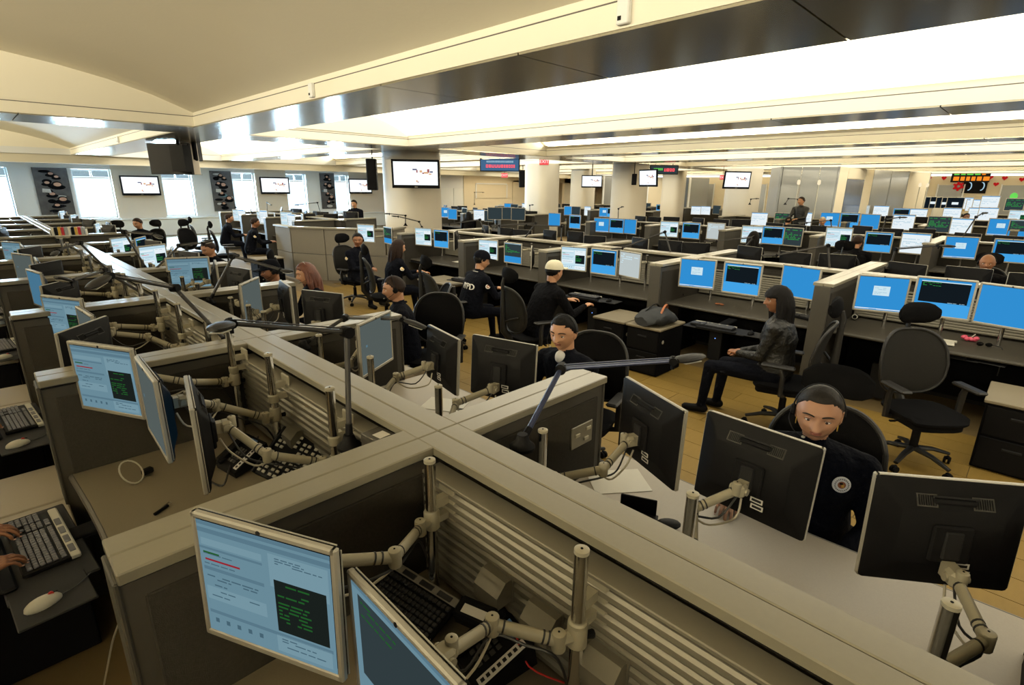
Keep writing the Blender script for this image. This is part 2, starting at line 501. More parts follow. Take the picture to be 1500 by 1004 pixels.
for i, (a, b_) in enumerate(gaps):
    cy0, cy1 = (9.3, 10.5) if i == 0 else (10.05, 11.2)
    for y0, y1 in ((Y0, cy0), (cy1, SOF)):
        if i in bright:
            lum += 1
            lp = thing('glow_painted_vault', 'long ceiling vault with painted-in cove glow, %s bay from the left, %s the cross beam' % (ORD[i], 'before' if y0 < 0 else 'beyond'), 'ceiling vault', T((a + b_) / 2, (y0 + y1) / 2, CEIL + .22))
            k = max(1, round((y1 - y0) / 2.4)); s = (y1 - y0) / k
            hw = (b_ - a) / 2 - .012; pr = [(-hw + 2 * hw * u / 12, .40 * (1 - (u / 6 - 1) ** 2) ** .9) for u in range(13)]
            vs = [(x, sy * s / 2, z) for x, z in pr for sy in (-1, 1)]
            pm = MB().add(vs, [(2 * q_, 2 * q_ + 1, 2 * q_ + 3, 2 * q_ + 2) for q_ in range(12)], 'painted_cove_glow').mesh('underside_panel', True)  # vault surface itself emits, standing in for light from its coves
            for j in range(k): obj('underside_panel', pm, lp, T(0, -(y1 - y0) / 2 + s * (j + .5), 0))
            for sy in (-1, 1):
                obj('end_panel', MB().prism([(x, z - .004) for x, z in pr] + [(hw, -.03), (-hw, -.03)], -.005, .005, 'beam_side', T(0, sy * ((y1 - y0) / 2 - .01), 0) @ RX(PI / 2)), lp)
        else:
            vault(a, b_, y0, y1, .55 if i == 0 else .50)
# left-most strip over the camera's left and the soffit along the windows
ceil_mb.box(((X0 - 4.1) / 2, (Y0 + SOF) / 2, 3.3), (-4.1 - X0, SOF - Y0, 0.05), 'ceiling')
ceil_mb.box(((X0 + X1) / 2, (SOF + Y1) / 2, CEIL + 0.12), (X1 - X0, Y1 - SOF, 0.24), 'wall_paint')
ceil_mb.box(((X0 + X1) / 2, (Y0 + Y1) / 2, 3.95), (X1 - X0, Y1 - Y0, 0.1), 'ceiling')
ceil_mb.box(((X0 + X1) / 2, 22.0, 3.3), (X1 - X0, 0.1, 1.2), 'ceiling')
struct('ceiling', ceil_mb)
# added fill lights, unseen on the beam ledges, washing the dim vaults
for i, (a, b_) in enumerate(gaps):
    if i in bright: continue
    cy0, cy1 = (9.3, 10.5) if i == 0 else (10.05, 11.2)
    for y0, y1 in ((Y0, cy0), (cy1, SOF)):
        area_light('vault_fill', (a + .12, (y0 + y1) / 2, CEIL + .23), (0, PI + .6, 0), .12, y1 - y0 - .3, VAULT_FILL * (y1 - y0) * (4.9 if i == 0 else .8) * (1 if y0 < 0 else (1.1 if i == 0 else 1.6)), (1.0, 0.88, 0.62))
        if i: area_light('vault_fill', (b_ - .12, (y0 + y1) / 2, CEIL + .23), (0, PI - .6, 0), .12, y1 - y0 - .3, .8 * VAULT_FILL * (y1 - y0) * (1 if y0 < 0 else 1.6), (1.0, 0.90, 0.68))
# small cracks and a sensor box on the ceiling parts
for p, l in (((186, 27), 0.30), ((122, 96), 0.20)):
    q = at(p[0], p[1], 3.62)
    tag(obj('ceiling_wire', MB().tube([(0, 0, 0), (l * .5, -.02, -.03), (l, .03, -.01)], 0.006, 'joint', 6), None, T(q.x, q.y, 3.60) @ RZ(-0.6)), 'thin dark stray wire hanging from the %s ceiling vault' % ('upper left' if p[0] > 150 else 'lower left'), 'wire')
for px, py in ((912, 20), (455, 138), (173, 211)):
    r = ray(px, py); t = 2.62 / r.x; q = Vector((0, 0, CAMZ)) + r * t
    sn = thing('wall_sensor', {912: 'small cream sensor box on the beam side, nearest and largest', 455: 'small cream sensor box on the beam side, further along', 173: 'tiny cream sensor box on the beam side near the windows'}[px], 'sensor', T(2.632, q.y, 3.04))
    obj('sensor_body', MB().cbox((0, 0, 0), (0.035, 0.075, 0.13), 0.006, 'white_paint'), sn)
    obj('sensor_lens', MB().box((-0.019, 0.015, -0.035), (0.006, 0.02, 0.02), 'dark_gray'), sn)

# walls
struct('wall_left', MB().box((X0 - 0.1, (Y0 + Y1) / 2, 1.5), (0.2, Y1 - Y0, 3.4), 'wall_paint'))
struct('wall_near', MB().box(((X0 + X1) / 2, Y0 - 0.1, 1.5), (X1 - X0, 0.2, 3.4), 'wall_paint'))
wins = [(-1.9, -0.7), (0.1, 1.36), (3.16, 4.42), (6.13, 7.29), (8.94, 9.96), (11.42, 12.42), (13.96, 14.78)]
WZ0, WZ1 = 0.78, 2.64
wb = MB()
xs = [X0] + [v for a in wins for v in a] + [18.0]
for i in range(0, len(xs), 2):
    a, b_ = xs[i], xs[i + 1]
    wb.box(((a + b_) / 2, Y1 + 0.15, 1.48), (b_ - a, 0.3, 2.96), 'wall_taupe' if i in (6, 10, 14) else 'wall_paint')
for a, b_ in wins:
    wb.box(((a + b_) / 2, Y1 + 0.15, WZ0 / 2), (b_ - a, 0.3, WZ0), 'wall_paint')
    wb.box(((a + b_) / 2, Y1 + 0.15, (WZ1 + 2.96) / 2), (b_ - a, 0.3, 2.96 - WZ1), 'wall_paint')
struct('wall_back', wb)
for k, (a, b_) in enumerate(wins):
    wd = struct('window_%d' % (k + 1), MB().box(((a + b_) / 2, Y1 + 0.16, WZ0 - 0.02), (b_ - a + 0.1, 0.42, 0.04), 'white_paint'))
    fr = MB(); W_ = b_ - a; c = (a + b_) / 2; zt = 2.32
    for x in (a + .03, b_ - .03): fr.box((x, Y1 + .2, (WZ0 + WZ1) / 2), (0.06, 0.06, WZ1 - WZ0), 'white_paint')
    for z in (WZ0 + .03, WZ1 - .03, zt): fr.box((c, Y1 + .2, z), (W_ - .12, 0.055, 0.05), 'white_paint')
    fr.box((c, Y1 + .2, (zt + WZ1) / 2), (0.04, 0.05, WZ1 - zt - .06), 'white_paint')
    obj('window_frame', fr, wd)
    obj('pane', MB().box((c, Y1 + .2, (WZ0 + zt) / 2), (W_ - .12, 0.008, zt - WZ0 - .08), 'glass').mesh('pane', False), wd)
    for sx in (-1, 1):
        obj('pane', MB().box((c + sx * (W_ / 4 - .01), Y1 + .2, (zt + WZ1) / 2), (W_ / 2 - .1, 0.008, WZ1 - zt - .09), 'tint_glass').mesh('pane', False), wd)
struct('baseboard_back', MB().box((4.5, Y1 - 0.06, 0.33), (27, 0.12, 0.66), 'white_paint'))
struct('trim_50', MB().box((9.5, Y1 - 0.08, 0.70), (17, 0.16, 0.05), 'white_paint'))
# side wall past the windows: pale doors, a cream wall with a shutter niche, a lit lobby
wf = MB()
wf.box((18.05, (24 + Y1) / 2, 1.48), (0.1, Y1 - 24, 2.96), 'wall_paint')
wf.box((19.1, 24.1, 2.5), (2.2, 0.2, 0.9), 'wall_paint'); wf.box((18.25, 24.1, 1.1), (0.5, 0.2, 2.2), 'white_paint')
wf.box((22.2, 24.1, 1.48), (3.9, 0.2, 2.96), 'wall_cream')
wf.box((27.3, 24.1, 2.7), (6.4, 0.2, 0.5), 'wall_cream'); wf.box((24.75, 24.1, 1.3), (1.1, 0.2, 2.5), 'wall_cream')
wf.box((30.4, 24.1, 1.48), (2.4, 0.2, 2.96), 'wall_cream'); wf.box((34.8, 24.1, 2.6), (6.0, 0.2, 0.7), 'wall_cream')
wf.box((27.5, 27.0, 1.48), (20, 0.2, 2.96), 'wall_cream')
struct('wall_far', wf)
dr = struct('door_1', MB().box((19.05, 24.08, 1.03), (0.94, 0.06, 2.06), 'white_paint'))
obj('door_handle', MB().cyl((19.42, 24.0, 1.0), (19.42, 24.05, 1.0), 0.03, 'chrome'), dr)
dr = struct('door_2', MB().box((20.02, 24.08, 1.03), (0.94, 0.06, 2.06), 'white_paint'))
obj('door_handle', MB().cyl((19.65, 24.0, 1.0), (19.65, 24.05, 1.0), 0.03, 'chrome'), dr)
sh = thing('roller_shutter', 'pale roller shutter closed in the cream wall niche', 'shutter', T(22.4, 23.97, 1.9))
obj('shutter_frame', MB().box((0, 0.01, 0.42), (2.5, 0.06, 0.06), 'wall_paint').box((-1.25, .01, 0), (.06, .06, .8), 'wall_paint').box((1.25, .01, 0), (.06, .06, .8), 'wall_paint'), sh)
for k in range(7): obj('shutter_slat', MB().box((0, 0.0, -0.34 + k * 0.11), (2.42, 0.03, 0.10), 'wall_cream'), sh)
for k, (x, y) in enumerate(((27.2, 26.8), (28.9, 26.8))):
    pc = thing('framed_picture', ('small dark framed picture left of the wall washer in the lit lobby', 'small brown framed picture right of the wall washer in the lit lobby')[k], 'picture', T(x, y, 1.75))
    obj('frame', MB().box((0, 0, 0), (0.7, 0.04, 0.8), 'dark_gray'), pc); obj('print', MB().box((0, -0.025, 0), (0.6, 0.01, 0.7), 'poster_skin'), pc)
dl = thing('down_light', 'small round ceiling spotlight washing the lobby wall', 'spotlight', T(28.0, 26.4, 2.93))
obj('trim_ring', MB().lathe([(0.09, 0), (0.09, .02), (0.07, .02)], 'white_paint'), dl); obj('lamp', MB().lathe([(0.065, -.004), (0.065, .004)], 'down_lamp'), dl)
area_light('lobby_light', (28.0, 26.0, 2.85), (0, 0, 0), 3.0, 1.0, 60, (1.0, 0.8, 0.5))
area_light('lobby_light', (22.0, 22.9, 2.85), (0, 0, 0), 4.0, 0.5, 40, (1.0, 0.8, 0.5))
for k, x in enumerate((1.0, 4.2, 7.4, 10.5, 13.4, 16.2)):
    dl = thing('down_light', 'small round recessed ceiling light in the window soffit, %s from the left' % ORD[k], 'spotlight', T(x, 23.2, 2.945), 'recessed lights along the window soffit')
    obj('trim_ring', MB().lathe([(0.10, 0), (0.10, .01), (0.07, .01)], 'white_paint'), dl); obj('lamp', MB().lathe([(0.065, -.008), (0.065, .004)], 'down_lamp'), dl)
# right-hand end wall with glazing
we = MB()
we.box((X1 + 0.1, (Y0 + Y1) / 2, 1.48), (0.2, Y1 - Y0, 2.96), 'wall_cream')
struct('wall_right', we)
for k, (ya, yb) in enumerate(((3.55, 4.65), (0.7, 2.1), (-2.6, -1.2), (6.0, 7.4), (9.5, 11.0), (13.5, 15.0), (17, 18.5))):
    ow = thing('office_window', 'tall bluish interior glass panel on the far right wall, %s from the right' % ORD[[2, 1, 0, 3, 4, 5, 6][k]], 'window', T(X1 - 0.03, (ya + yb) / 2, 1.35))
    obj('pane', MB().box((0, 0, 0), (0.03, yb - ya, 2.3), 'office_glass'), ow)
    for sy in (-1, 1): obj('mullion', MB().box((-0.02, sy * (yb - ya) / 2, 0), (0.05, 0.06, 2.4), 'white_paint'), ow)

# glazed rooms and slim columns far behind the centre
gr = thing('glazed_room', 'distant row of glazed rooms with pale posts seen between the third and fourth columns', 'office', T(32.6, 17.5, 0))
for k in range(5):
    M_ = T(-3.5 + k * 1.35, 2.4 - k * .75, 0) @ RZ(-.5)
    obj('glass_panel', MB().box((0, 0, 1.45), (1.42, .05, 2.8), ('office_glass', 'office_dark', 'wall_cream', 'office_dark')[k % 4]), gr, M_)
    obj('post', MB().box((-.74, -.03, 1.47), (.09, .09, 2.94), 'white_paint'), gr, M_)
# round-cornered columns
def column(x, y, rx, ry, label, rot=0):
    c = thing('column', label, 'column', T(x, y, 0) @ RZ(rot))
    n_ = 28; prof = []
    for k in range(n_):
        a = 2 * PI * k / n_; e = 0.55
        ca, sa = math.cos(a), math.sin(a)
        prof.append((rx * math.copysign(abs(ca) ** e, ca), ry * math.copysign(abs(sa) ** e, sa)))
    obj('shaft', MB().rings([[(px, py, 0.12) for px, py in prof], [(px, py, CEIL) for px, py in prof]], 'column_paint'), c)
    obj('base_ring', MB().rings([[(px * 1.03, py * 1.03, 0) for px, py in prof], [(px * 1.03, py * 1.03, 0.12) for px, py in prof]], 'dark_gray'), c)
    return c
column(8.2, 11.75, 0.62, 0.62, 'pale round-cornered column behind the octagonal desk, carrying a white-screen television', 0.1)
column(24.3, 13.2, 0.45, 0.5, 'distant slim pale column between the third and fourth big columns')
column(20.3, 15.6, 0.45, 0.5, 'distant slim pale column carrying the small television')
column(14.9, 13.3, 0.50, 0.55, 'pale column under the first red exit sign')
column(16.75, 10.8, 0.62, 0.50, 'pale column with a side-mounted television and LED sign')
column(22.4, 9.1, 0.55, 0.62, 'pale square column with a wide television near the glass offices')

# glass-walled offices on the right
og = thing('glass_office', 'grey frosted glass office box rising behind the desk rows', 'office', T(21.2, 6.3, 0))
def gpanel(x0, y0, x1, y1, m, z1=2.93, z0=0.0, nm='glass_panel'):
    a = Vector((x0 - 21.2, y0 - 6.3, 0)); b = Vector((x1 - 21.2, y1 - 6.3, 0)); d = b - a
    M = T(*((a + b) / 2)) @ RZ(math.atan2(d.y, d.x))
    obj(nm, MB().box((0, 0, (z0 + z1) / 2), (d.length - 0.02, 0.05, z1 - z0), m), og, M)
gpanel(20.6, 7.05, 20.85, 6.5, 'office_glass'); gpanel(20.85, 6.5, 21.1, 6.0, 'office_glass'); gpanel(21.1, 6.0, 21.3, 5.5, 'office_glass')
gpanel(20.6, 7.1, 21.5, 7.75, 'office_glass')
gpanel(21.35, 5.48, 22.2, 5.42, 'wall_cream'); gpanel(22.25, 5.42, 24.0, 5.28, 'office_dark', 2.55); gpanel(22.25, 5.42, 24.0, 5.28, 'wall_cream', 2.93, 2.57, 'header_panel'); gpanel(24.05, 5.28, 24.9, 5.2, 'wall_cream')
gpanel(24.95, 5.2, 26.3, 4.9, 'office_glass'); gpanel(26.35, 4.88, 27.8, 4.56, 'office_glass')
gpanel(27.85, 4.55, 29.7, 4.1, 'wall_cream')
for x, y in ((20.6, 7.08), (21.33, 5.49), (24.92, 5.2), (27.82, 4.56), (29.7, 4.1)):
    obj('corner_post', MB().box((x - 21.2, y - 6.3, 1.47), (0.07, 0.07, 2.94), 'office_glass'), og)
for k, (x, y) in enumerate(((20.72, 6.68), (21.0, 6.12), (28.3, 4.38), (28.9, 4.22))):
    st = thing('coat_stand', 'thin pale floor pole with small lamp heads beside the glass office, %s from the left' % ORD[k], 'lamp', T(x - .25, y - .25, 0))
    obj('pole', MB().cyl((0, 0, 0.02), (0, 0, 2.35), 0.018, 'white_plastic'), st); obj('foot', MB().lathe([(0.14, 0), (0.14, .02), (.02, .04)], 'white_plastic'), st)
    obj('lamp_head', MB().lathe([(0.03, 2.33), (.055, 2.38), (.05, 2.47), (.02, 2.5)], 'ceiling_glow_soft'), st)

# ================================================================== MONITORS
MW, MH = 0.42, 0.35
def screen_mesh(kind, w_=None, h_=None):
    w_ = w_ or MW - 0.034; h_ = h_ or MH - 0.036
    mb = MB()
    def rc(u0, v0, u1, v1, m, lay):
        x = 0.0005 + 0.0003 * lay
        mb.add([(x, (u0 - .5) * w_, (.5 - v1) * h_), (x, (u1 - .5) * w_, (.5 - v1) * h_), (x, (u1 - .5) * w_, (.5 - v0) * h_), (x, (u0 - .5) * w_, (.5 - v0) * h_)], [(0, 1, 2, 3)], m)
    rnd = random.Random(hash(kind) % 1000 if not isinstance(kind, str) else sum(map(ord, kind)))
    def lines(u0, v0, u1, v1, m, n, lay, frac=0.9):
        dv = (v1 - v0) / n
        for i in range(n):
            if rnd.random() > frac: continue
            u = u0; 
            while u < u1 - 0.02:
                l = rnd.uniform(.02, .09); e = min(u + l, u1)
                if rnd.random() < .8: rc(u, v0 + dv * (i + .25), e, v0 + dv * (i + .7), m, lay)
                u = e + .012
                if rnd.random() < .12: break
    if kind in ('cad', 'cad_dim'):
        d = kind == 'cad_dim'
        pg, pg2, bd, tx, bk, gn, rd = ('d_page', 'd_page2', 'd_band', 'd_text', 'd_black', 'd_green', 'd_red') if d else ('s_page', 's_white', 's_page2', 's_text', 's_black', 's_green', 's_red')
        rc(0, 0, 1, 1, pg, 0)
        rc(0, 0, 1, .035, bd, 1); rc(0, .06, 1, .10, bd, 1); rc(0.02, .15, .50, .21, pg2, 1); rc(0, .225, .5, .245, bd, 1)
        rc(.03, .265, .16, .285, gn, 2); rc(.04, .325, .32, .342, rd, 2)
        rc(.55, .12, .98, .40, pg2, 1); rc(0.02, .40, .50, .43, bd, 1); rc(0.02, .58, .5, .70, pg2, 1); rc(0.02, .80, .98, .83, bd, 1); rc(.56, .82, .97, .97, pg2, 1)
        lines(.03, .255, .48, .31, tx, 3, 3, .6); lines(.03, .36, .48, .40, tx, 2, 3, .6); lines(.04, .44, .46, .57, tx, 5, 3, .6)
        lines(.06, .60, .46, .69, tx, 4, 3, .5); lines(.6, .14, .94, .22, tx, 4, 3, .5); lines(.6, .84, .94, .95, tx, 5, 3, .5)
        rc(.58, .33, .96, .78 if d else .72, bk, 4)
        lines(.60, .35, .84, .70 if d else .62, gn, 11, 5, .8)
        for k in range(5): rc(.06 + k * .09, .87, .09 + k * .09, .91, tx, 3)
    elif kind == 'terminal':
        rc(0, 0, 1, 1, 's_blue', 0); rc(.06, .05, .94, .075, 's_page', 1); rc(.06, .075, .94, .64, 's_black', 1)
        lines(.09, .09, .42, .19, 's_green', 4, 2, .9); rc(.06, .64, .94, .665, 's_blue2', 2); rc(0, .66, 1, 1, 's_blue2', 1); lines(.6, .61, .9, .635, 's_page2', 1, 3)
    elif kind == 'greenterm':
        rc(0, 0, 1, 1, 's_dark', 0); rc(0, 0, 1, .03, 's_page2', 1); lines(.06, .08, .92, .50, 's_green', 9, 2, .95); rc(0, .68, 1, 1, 's_blue', 1)
    elif kind == 'dialog':
        rc(0, 0, 1, 1, 's_blue', 0); rc(.32, .26, .66, .55, 's_page', 1); lines(.35, .30, .63, .52, 's_page2', 5, 2); rc(0, .95, 1, .975, 's_white', 1)
        rc(.30, .965, .45, .985, 's_blue', 2)
    elif kind == 'plain':
        rc(0, 0, 1, 1, 's_blue', 0)
    elif kind == 'white':
        rc(0, 0, 1, 1, 's_gray', 0); lines(.05, .05, .9, .85, 's_page', 9, 1, .5)
    elif kind == 'page':
        rc(0, 0, 1, 1, 's_white', 0); rc(0, 0, 1, .05, 's_blue2', 1); lines(.05, .1, .9, .85, 's_page2', 10, 1, .5)
    elif kind == 'green':
        rc(0, 0, 1, 1, 's_dark', 0); lines(.05, .06, .95, .7, 's_green', 7, 1, 1)
    elif kind == 'gray_dim':
        rc(0, 0, 1, 1, 'd_gray', 0)
        lines(.06, .1, .8, .5, 'd_band', 4, 1, .3)
    elif kind == 'blue_dim':
        rc(0, 0, 1, 1, 'd_blue', 0)
    elif kind == 'spot':
        rc(0, 0, 1, 1, 's_black', 0); rc(.3, .4, .7, .62, 's_white', 1)
    elif kind == 'term_dim':
        rc(0, 0, 1, 1, 'd_page', 0); rc(0, 0, 1, .03, 'd_band', 1); rc(.07, .07, .93, .8, 's_dark', 1); lines(.1, .1, .5, .25, 'd_green', 4, 2, .4)
    elif kind == 'off':
        rc(0, 0, 1, 1, 's_dark', 0)
    return mb.mesh('screen', False)
KINDS = ['cad', 'terminal', 'greenterm', 'dialog', 'plain', 'white', 'page', 'green', 'cad_dim', 'gray_dim', 'blue_dim', 'off', 'term_dim', 'spot']
SCR = {k: screen_mesh(k) for k in KINDS}
KDESC = {'cad': 'white page screen', 'terminal': 'black-windowed blue screen', 'greenterm': 'green text screen', 'dialog': 'small white dialog box',
         'plain': 'plain blue screen', 'white': 'pale grey screen', 'page': 'white page screen', 'green': 'green text screen', 'cad_dim': 'muted blue page',
         'gray_dim': 'dim grey screen', 'blue_dim': 'dim blue screen', 'off': 'dark screen', 'term_dim': 'dim dark window', 'spot': 'white spot on black'}
def monitor_parts():
    w_, h_ = MW, MH
    fr = MB(); b = 0.0165
    # silver front bezel: four rounded bars
    for sy in (-1, 1): fr.cbox((-0.006, sy * (w_ / 2 - b / 2), 0), (0.018, b, h_), 0.004, 'silver')
    for sz in (-1, 1): fr.cbox((-0.006, 0, sz * (h_ / 2 - b / 2)), (0.018, w_ - 0.004, b + (0.004 if sz < 0 else 0)), 0.004, 'silver')
    fr.lathe([(0.006, 0.0), (0.006, 0.0015)], 'dark_gray', 10, T(0.003, 0, h_ / 2 - b / 2) @ RY(PI / 2))
    bk = MB()
    def rr(x, a, c, r=0.012):
        pts = []
        for sy, sz in ((1, 1), (-1, 1), (-1, -1), (1, -1)):
            for k in range(3):
                an = {(1, 1): 0, (-1, 1): 90, (-1, -1): 180, (1, -1): 270}[(sy, sz)] + 45 * k
                pts.append((x, sy * (a - r) + r * math.cos(math.radians(an)), sz * (c - r) + r * math.sin(math.radians(an))))
        return pts
    bk.rings([rr(-0.0145, w_ / 2 - .001, h_ / 2 - .001)] + [rr(-0.020, w_ / 2 - .001, h_ / 2 - .001), rr(-0.026, w_ / 2 - .010, h_ / 2 - .012), rr(-0.030, w_ / 2 - .03, h_ / 2 - .035), rr(-0.056, w_ / 2 - .068, h_ / 2 - .082)][0:], 'black_plastic')
    rim = MB()
    for sy in (-1, 1): rim.box((-0.0175, sy * (w_ / 2 - .0005), 0), (0.003, 0.003, h_ - .02), 'silver')
    rim.box((-0.0175, 0, h_ / 2 - .0005), (0.003, w_ - .02, 0.003), 'silver')
    hd = MB().cbox((0, 0, 0), (0.014, 0.115, 0.020), 0.005, 'black_soft').box((0.0, 0, 0.0125), (0.016, 0.125, 0.005), 'dark_gray')
    vt = MB()
    vt.box((0.001, 0, 0), (0.003, 0.056, 0.038), 'vent')
    for k in range(8): vt.box((-0.001, -0.0215 + k * .0062, 0), (0.003, 0.0028, 0.030), 'black_soft')
    tl = math.atan2(0.047, 0.026)
    top = lambda y: T(-0.0445, y, h_ / 2 - .0585) @ RY(PI / 2 - tl)
    mp = MB().cbox((-0.062, 0, -0.01), (0.016, 0.11, 0.12), 0.006, 'black_soft').cbox((-0.072, 0, -0.01), (0.012, 0.05, 0.09), 0.004, 'dark_gray')
    st = MB().box((-0.0566, 0, 0), (0.001, 0.045, 0.018), 'sticker').box((-0.0573, 0, 0), (0.0008, 0.034, 0.009), 'dark_gray')
    full = [P('back_shell', bk), P('bezel', fr), P('edge_trim', rim, None, 'stuff'), P('handle_slot', hd, top(0)), P('vent', vt, top(-0.075), None), P('vent', vt, top(0.075), None),
            P('mount_plate', mp), P('sticker', st, T(0, -0.045, -0.082)), P('sticker', st, T(0, -0.05, -0.107))]
    lite = [P('back_shell', bk), P('bezel', fr)]
    return full, lite
MFULL, MLITE = monitor_parts()
mon_count = 0
def monitor(x, y, z, yaw, kind, label, tilt=0, full=False, group=None, s=1.0):
    global mon_count
    mon_count += 1
    pr = (MFULL if full else MLITE) + [('screen', SCR[kind], I4, None, [])]
    return spawn(pr, 'monitor', T(x, y, z) @ RZ(math.radians(yaw)) @ RY(-math.radians(tilt)) @ Matrix.Scale(s, 4), label, 'monitor', group)

# ------------------------------------------------------------------ monitor arms
def joint_mb(r=0.019, h=0.055):
    return MB().lathe([(r * .9, -h / 2), (r, -h / 2 + .004), (r, h / 2 - .006), (r * .93, h / 2 - .002), (r * .5, h / 2 + .001), (r * .18, h / 2 + .001)], 'arm_metal', 14).lathe([(0.003, h / 2), (0.003, h / 2 + .0022)], 'black_soft', 8)
JOINT = joint_mb().mesh('joint'); JOINTS = joint_mb(0.016, .05).mesh('joint')
def link_mb(a, b):
    mb = MB(); d = Vector(b) - Vector(a); L = d.length; t = d / L
    pa = Vector(a) + t * .012; pb = Vector(b) - t * .012
    mb.tube([pa, pb], [0.0145, 0.0145], 'arm_metal', 12, True, None, 1.25)
    for f in (.16, .24, .84): 
        q = Vector(a).lerp(Vector(b), f); mb.tube([q - t * .0025, q + t * .0025], [0.0158, 0.0158], 'cable', 12, True, None, 1.25)
    return mb
def monitor_arm(px, py, top, tx, ty, tz, yaw, bend, label, wall=None, zc=None, cable=True, zbot=0.74, group=None):
    """pole at (px,py); target = back of the monitor at (tx,ty,tz)"""
    t = thing('monitor_stand', label, 'monitor stand', T(px, py, 0), group)
    zc = zc or tz + 0.0
    n = Vector((math.cos(yaw), math.sin(yaw), 0))
    tgt = Vector((tx, ty, tz)) - n * 0.115 - Vector((px, py, 0))
    sh = Vector((0, 0, zc)) + (tgt.xy.to_3d()).normalized() * 0.055
    d = tgt - sh; d2 = Vector((d.x, d.y, 0)); D = max(d2.length, .05)
    L = max(0.17, D * 0.56)
    hgt = math.sqrt(max(L * L - D * D / 4, 0))
    mid = sh + d2 * .5 + Vector((-d2.y, d2.x, 0)).normalized() * hgt * bend
    mid.z = (sh.z + tgt.z) / 2
    obj('pole', MB().cyl((0, 0, zbot), (0, 0, top - .008), 0.0185, 'chrome', n=16), t)
    obj('pole_cap', MB().lathe([(0.0195, top - .012), (0.0195, top - .002), (0.016, top), (0.004, top)], 'arm_metal', 16).lathe([(.0035, top - .001), (.0035, top + .0015)], 'black_soft', 8), t)
    cl = MB().lathe([(0.022, zc - .035), (0.027, zc - .03), (0.027, zc + .028), (0.023, zc + .035)], 'arm_metal', 16)
    cl.tube([(0, 0, zc), sh], [0.02, 0.017], 'arm_metal', 8)
    cl.tube([(0.0, 0, zc - .01), -(tgt.xy.to_3d()).normalized() * .05 + Vector((0, 0, zc - .02))], [0.007, 0.012], 'black_soft', 8)
    obj('clamp_collar', cl, t)
    if wall is not None:
        wb_ = MB().cbox((wall - .006, 0, top - .19), (0.012, 0.085, 0.13), 0.005, 'arm_metal')
        wb_.box((wall / 2, 0, top - .17), (abs(wall), 0.03, 0.03), 'arm_metal').box((wall / 2, 0, top - .23), (abs(wall), 0.03, 0.025), 'arm_metal')
        wb_.lathe([(0.024, top - .255), (0.026, top - .24), (0.026, top - .22), (.022, top - .215)], 'arm_metal', 14)
        obj('wall_bracket', wb_, t)
    else:
        obj('desk_clamp', MB().lathe([(0.045, zbot), (0.045, zbot + .015), (0.026, zbot + .03), (.024, zbot + .07)], 'arm_metal', 16), t)
    obj('joint', JOINT, t, T(*sh)); obj('joint', JOINT, t, T(*mid)); 
    obj('inner_link', link_mb(sh, mid), t); obj('outer_link', link_mb(mid + Vector((0, 0, .0)), tgt), t)
    hb = MB().cbox((-0.0, 0, 0), (0.045, 0.05, 0.05), 0.01, 'arm_metal').box((0.03, 0, 0), (0.028, 0.035, 0.045), 'arm_metal').cyl((0, -.032, 0), (0, .032, 0), 0.013, 'arm_metal')
    obj('tilt_head', hb, t, T(*tgt) @ RZ(yaw)); obj('joint', JOINTS, t, T(tgt.x - n.x * .022, tgt.y - n.y * .022, tgt.z + .012))
    if cable:
        q = tgt; m_ = mid
        pts = [q + Vector((0, 0, -.02)), q.lerp(m_, .4) + Vector((0, 0, -.085)), m_ + Vector((0, 0, -.035)), sh.lerp(m_, .5) + Vector((0, 0, -.04)), sh + Vector((0, 0, -.06)), Vector((0.02, 0.02, zbot + .03))]
        obj('cable', MB().tube(smooth_path(pts), 0.004, 'cable', 6), t)
        pts = [q + n * .03 + Vector((0, 0, -.05)), q + Vector((0, 0, -.12)), q.lerp(m_, .6) + Vector((0, 0, -.10)), m_ + Vector((0, 0, -.03))]
        obj('cable', MB().tube(smooth_path(pts), 0.004, 'cable_cream', 6), t)
    return t
def smooth_path(pts, k=4):
    pts = [Vector(p) for p in pts]; out = []
    for i in range(len(pts) - 1):
        p0 = pts[max(i - 1, 0)]; p1 = pts[i]; p2 = pts[i + 1]; p3 = pts[min(i + 2, len(pts) - 1)]
        for j in range(k):
            t = j / k
            out.append(0.5 * ((2 * p1) + (p2 - p0) * t + (2 * p0 - 5 * p1 + 4 * p2 - p3) * t * t + (3 * p1 - p0 - 3 * p2 + p3) * t ** 3))
    out.append(pts[-1])
    return out
# far arms: one shared shape (pole at origin, reaching +x 0.5)
_a = MB().cyl((0, 0, 0.0), (0, 0, .5), 0.0185, 'chrome', n=10)
_b = MB().tube([(0.03, 0, .38), (.2, .10, .38)], 0.017, 'arm_metal', 8).tube([(.2, .10, .38), (.38, 0, .38)], 0.017, 'arm_metal', 8).cyl((.2, .10, .35), (.2, .10, .41), .02, 'arm_metal').cyl((0, 0, .34), (0, 0, .42), .027, 'arm_metal')
ARMLITE = [P('pole', _a), P('arm_link', _b)]

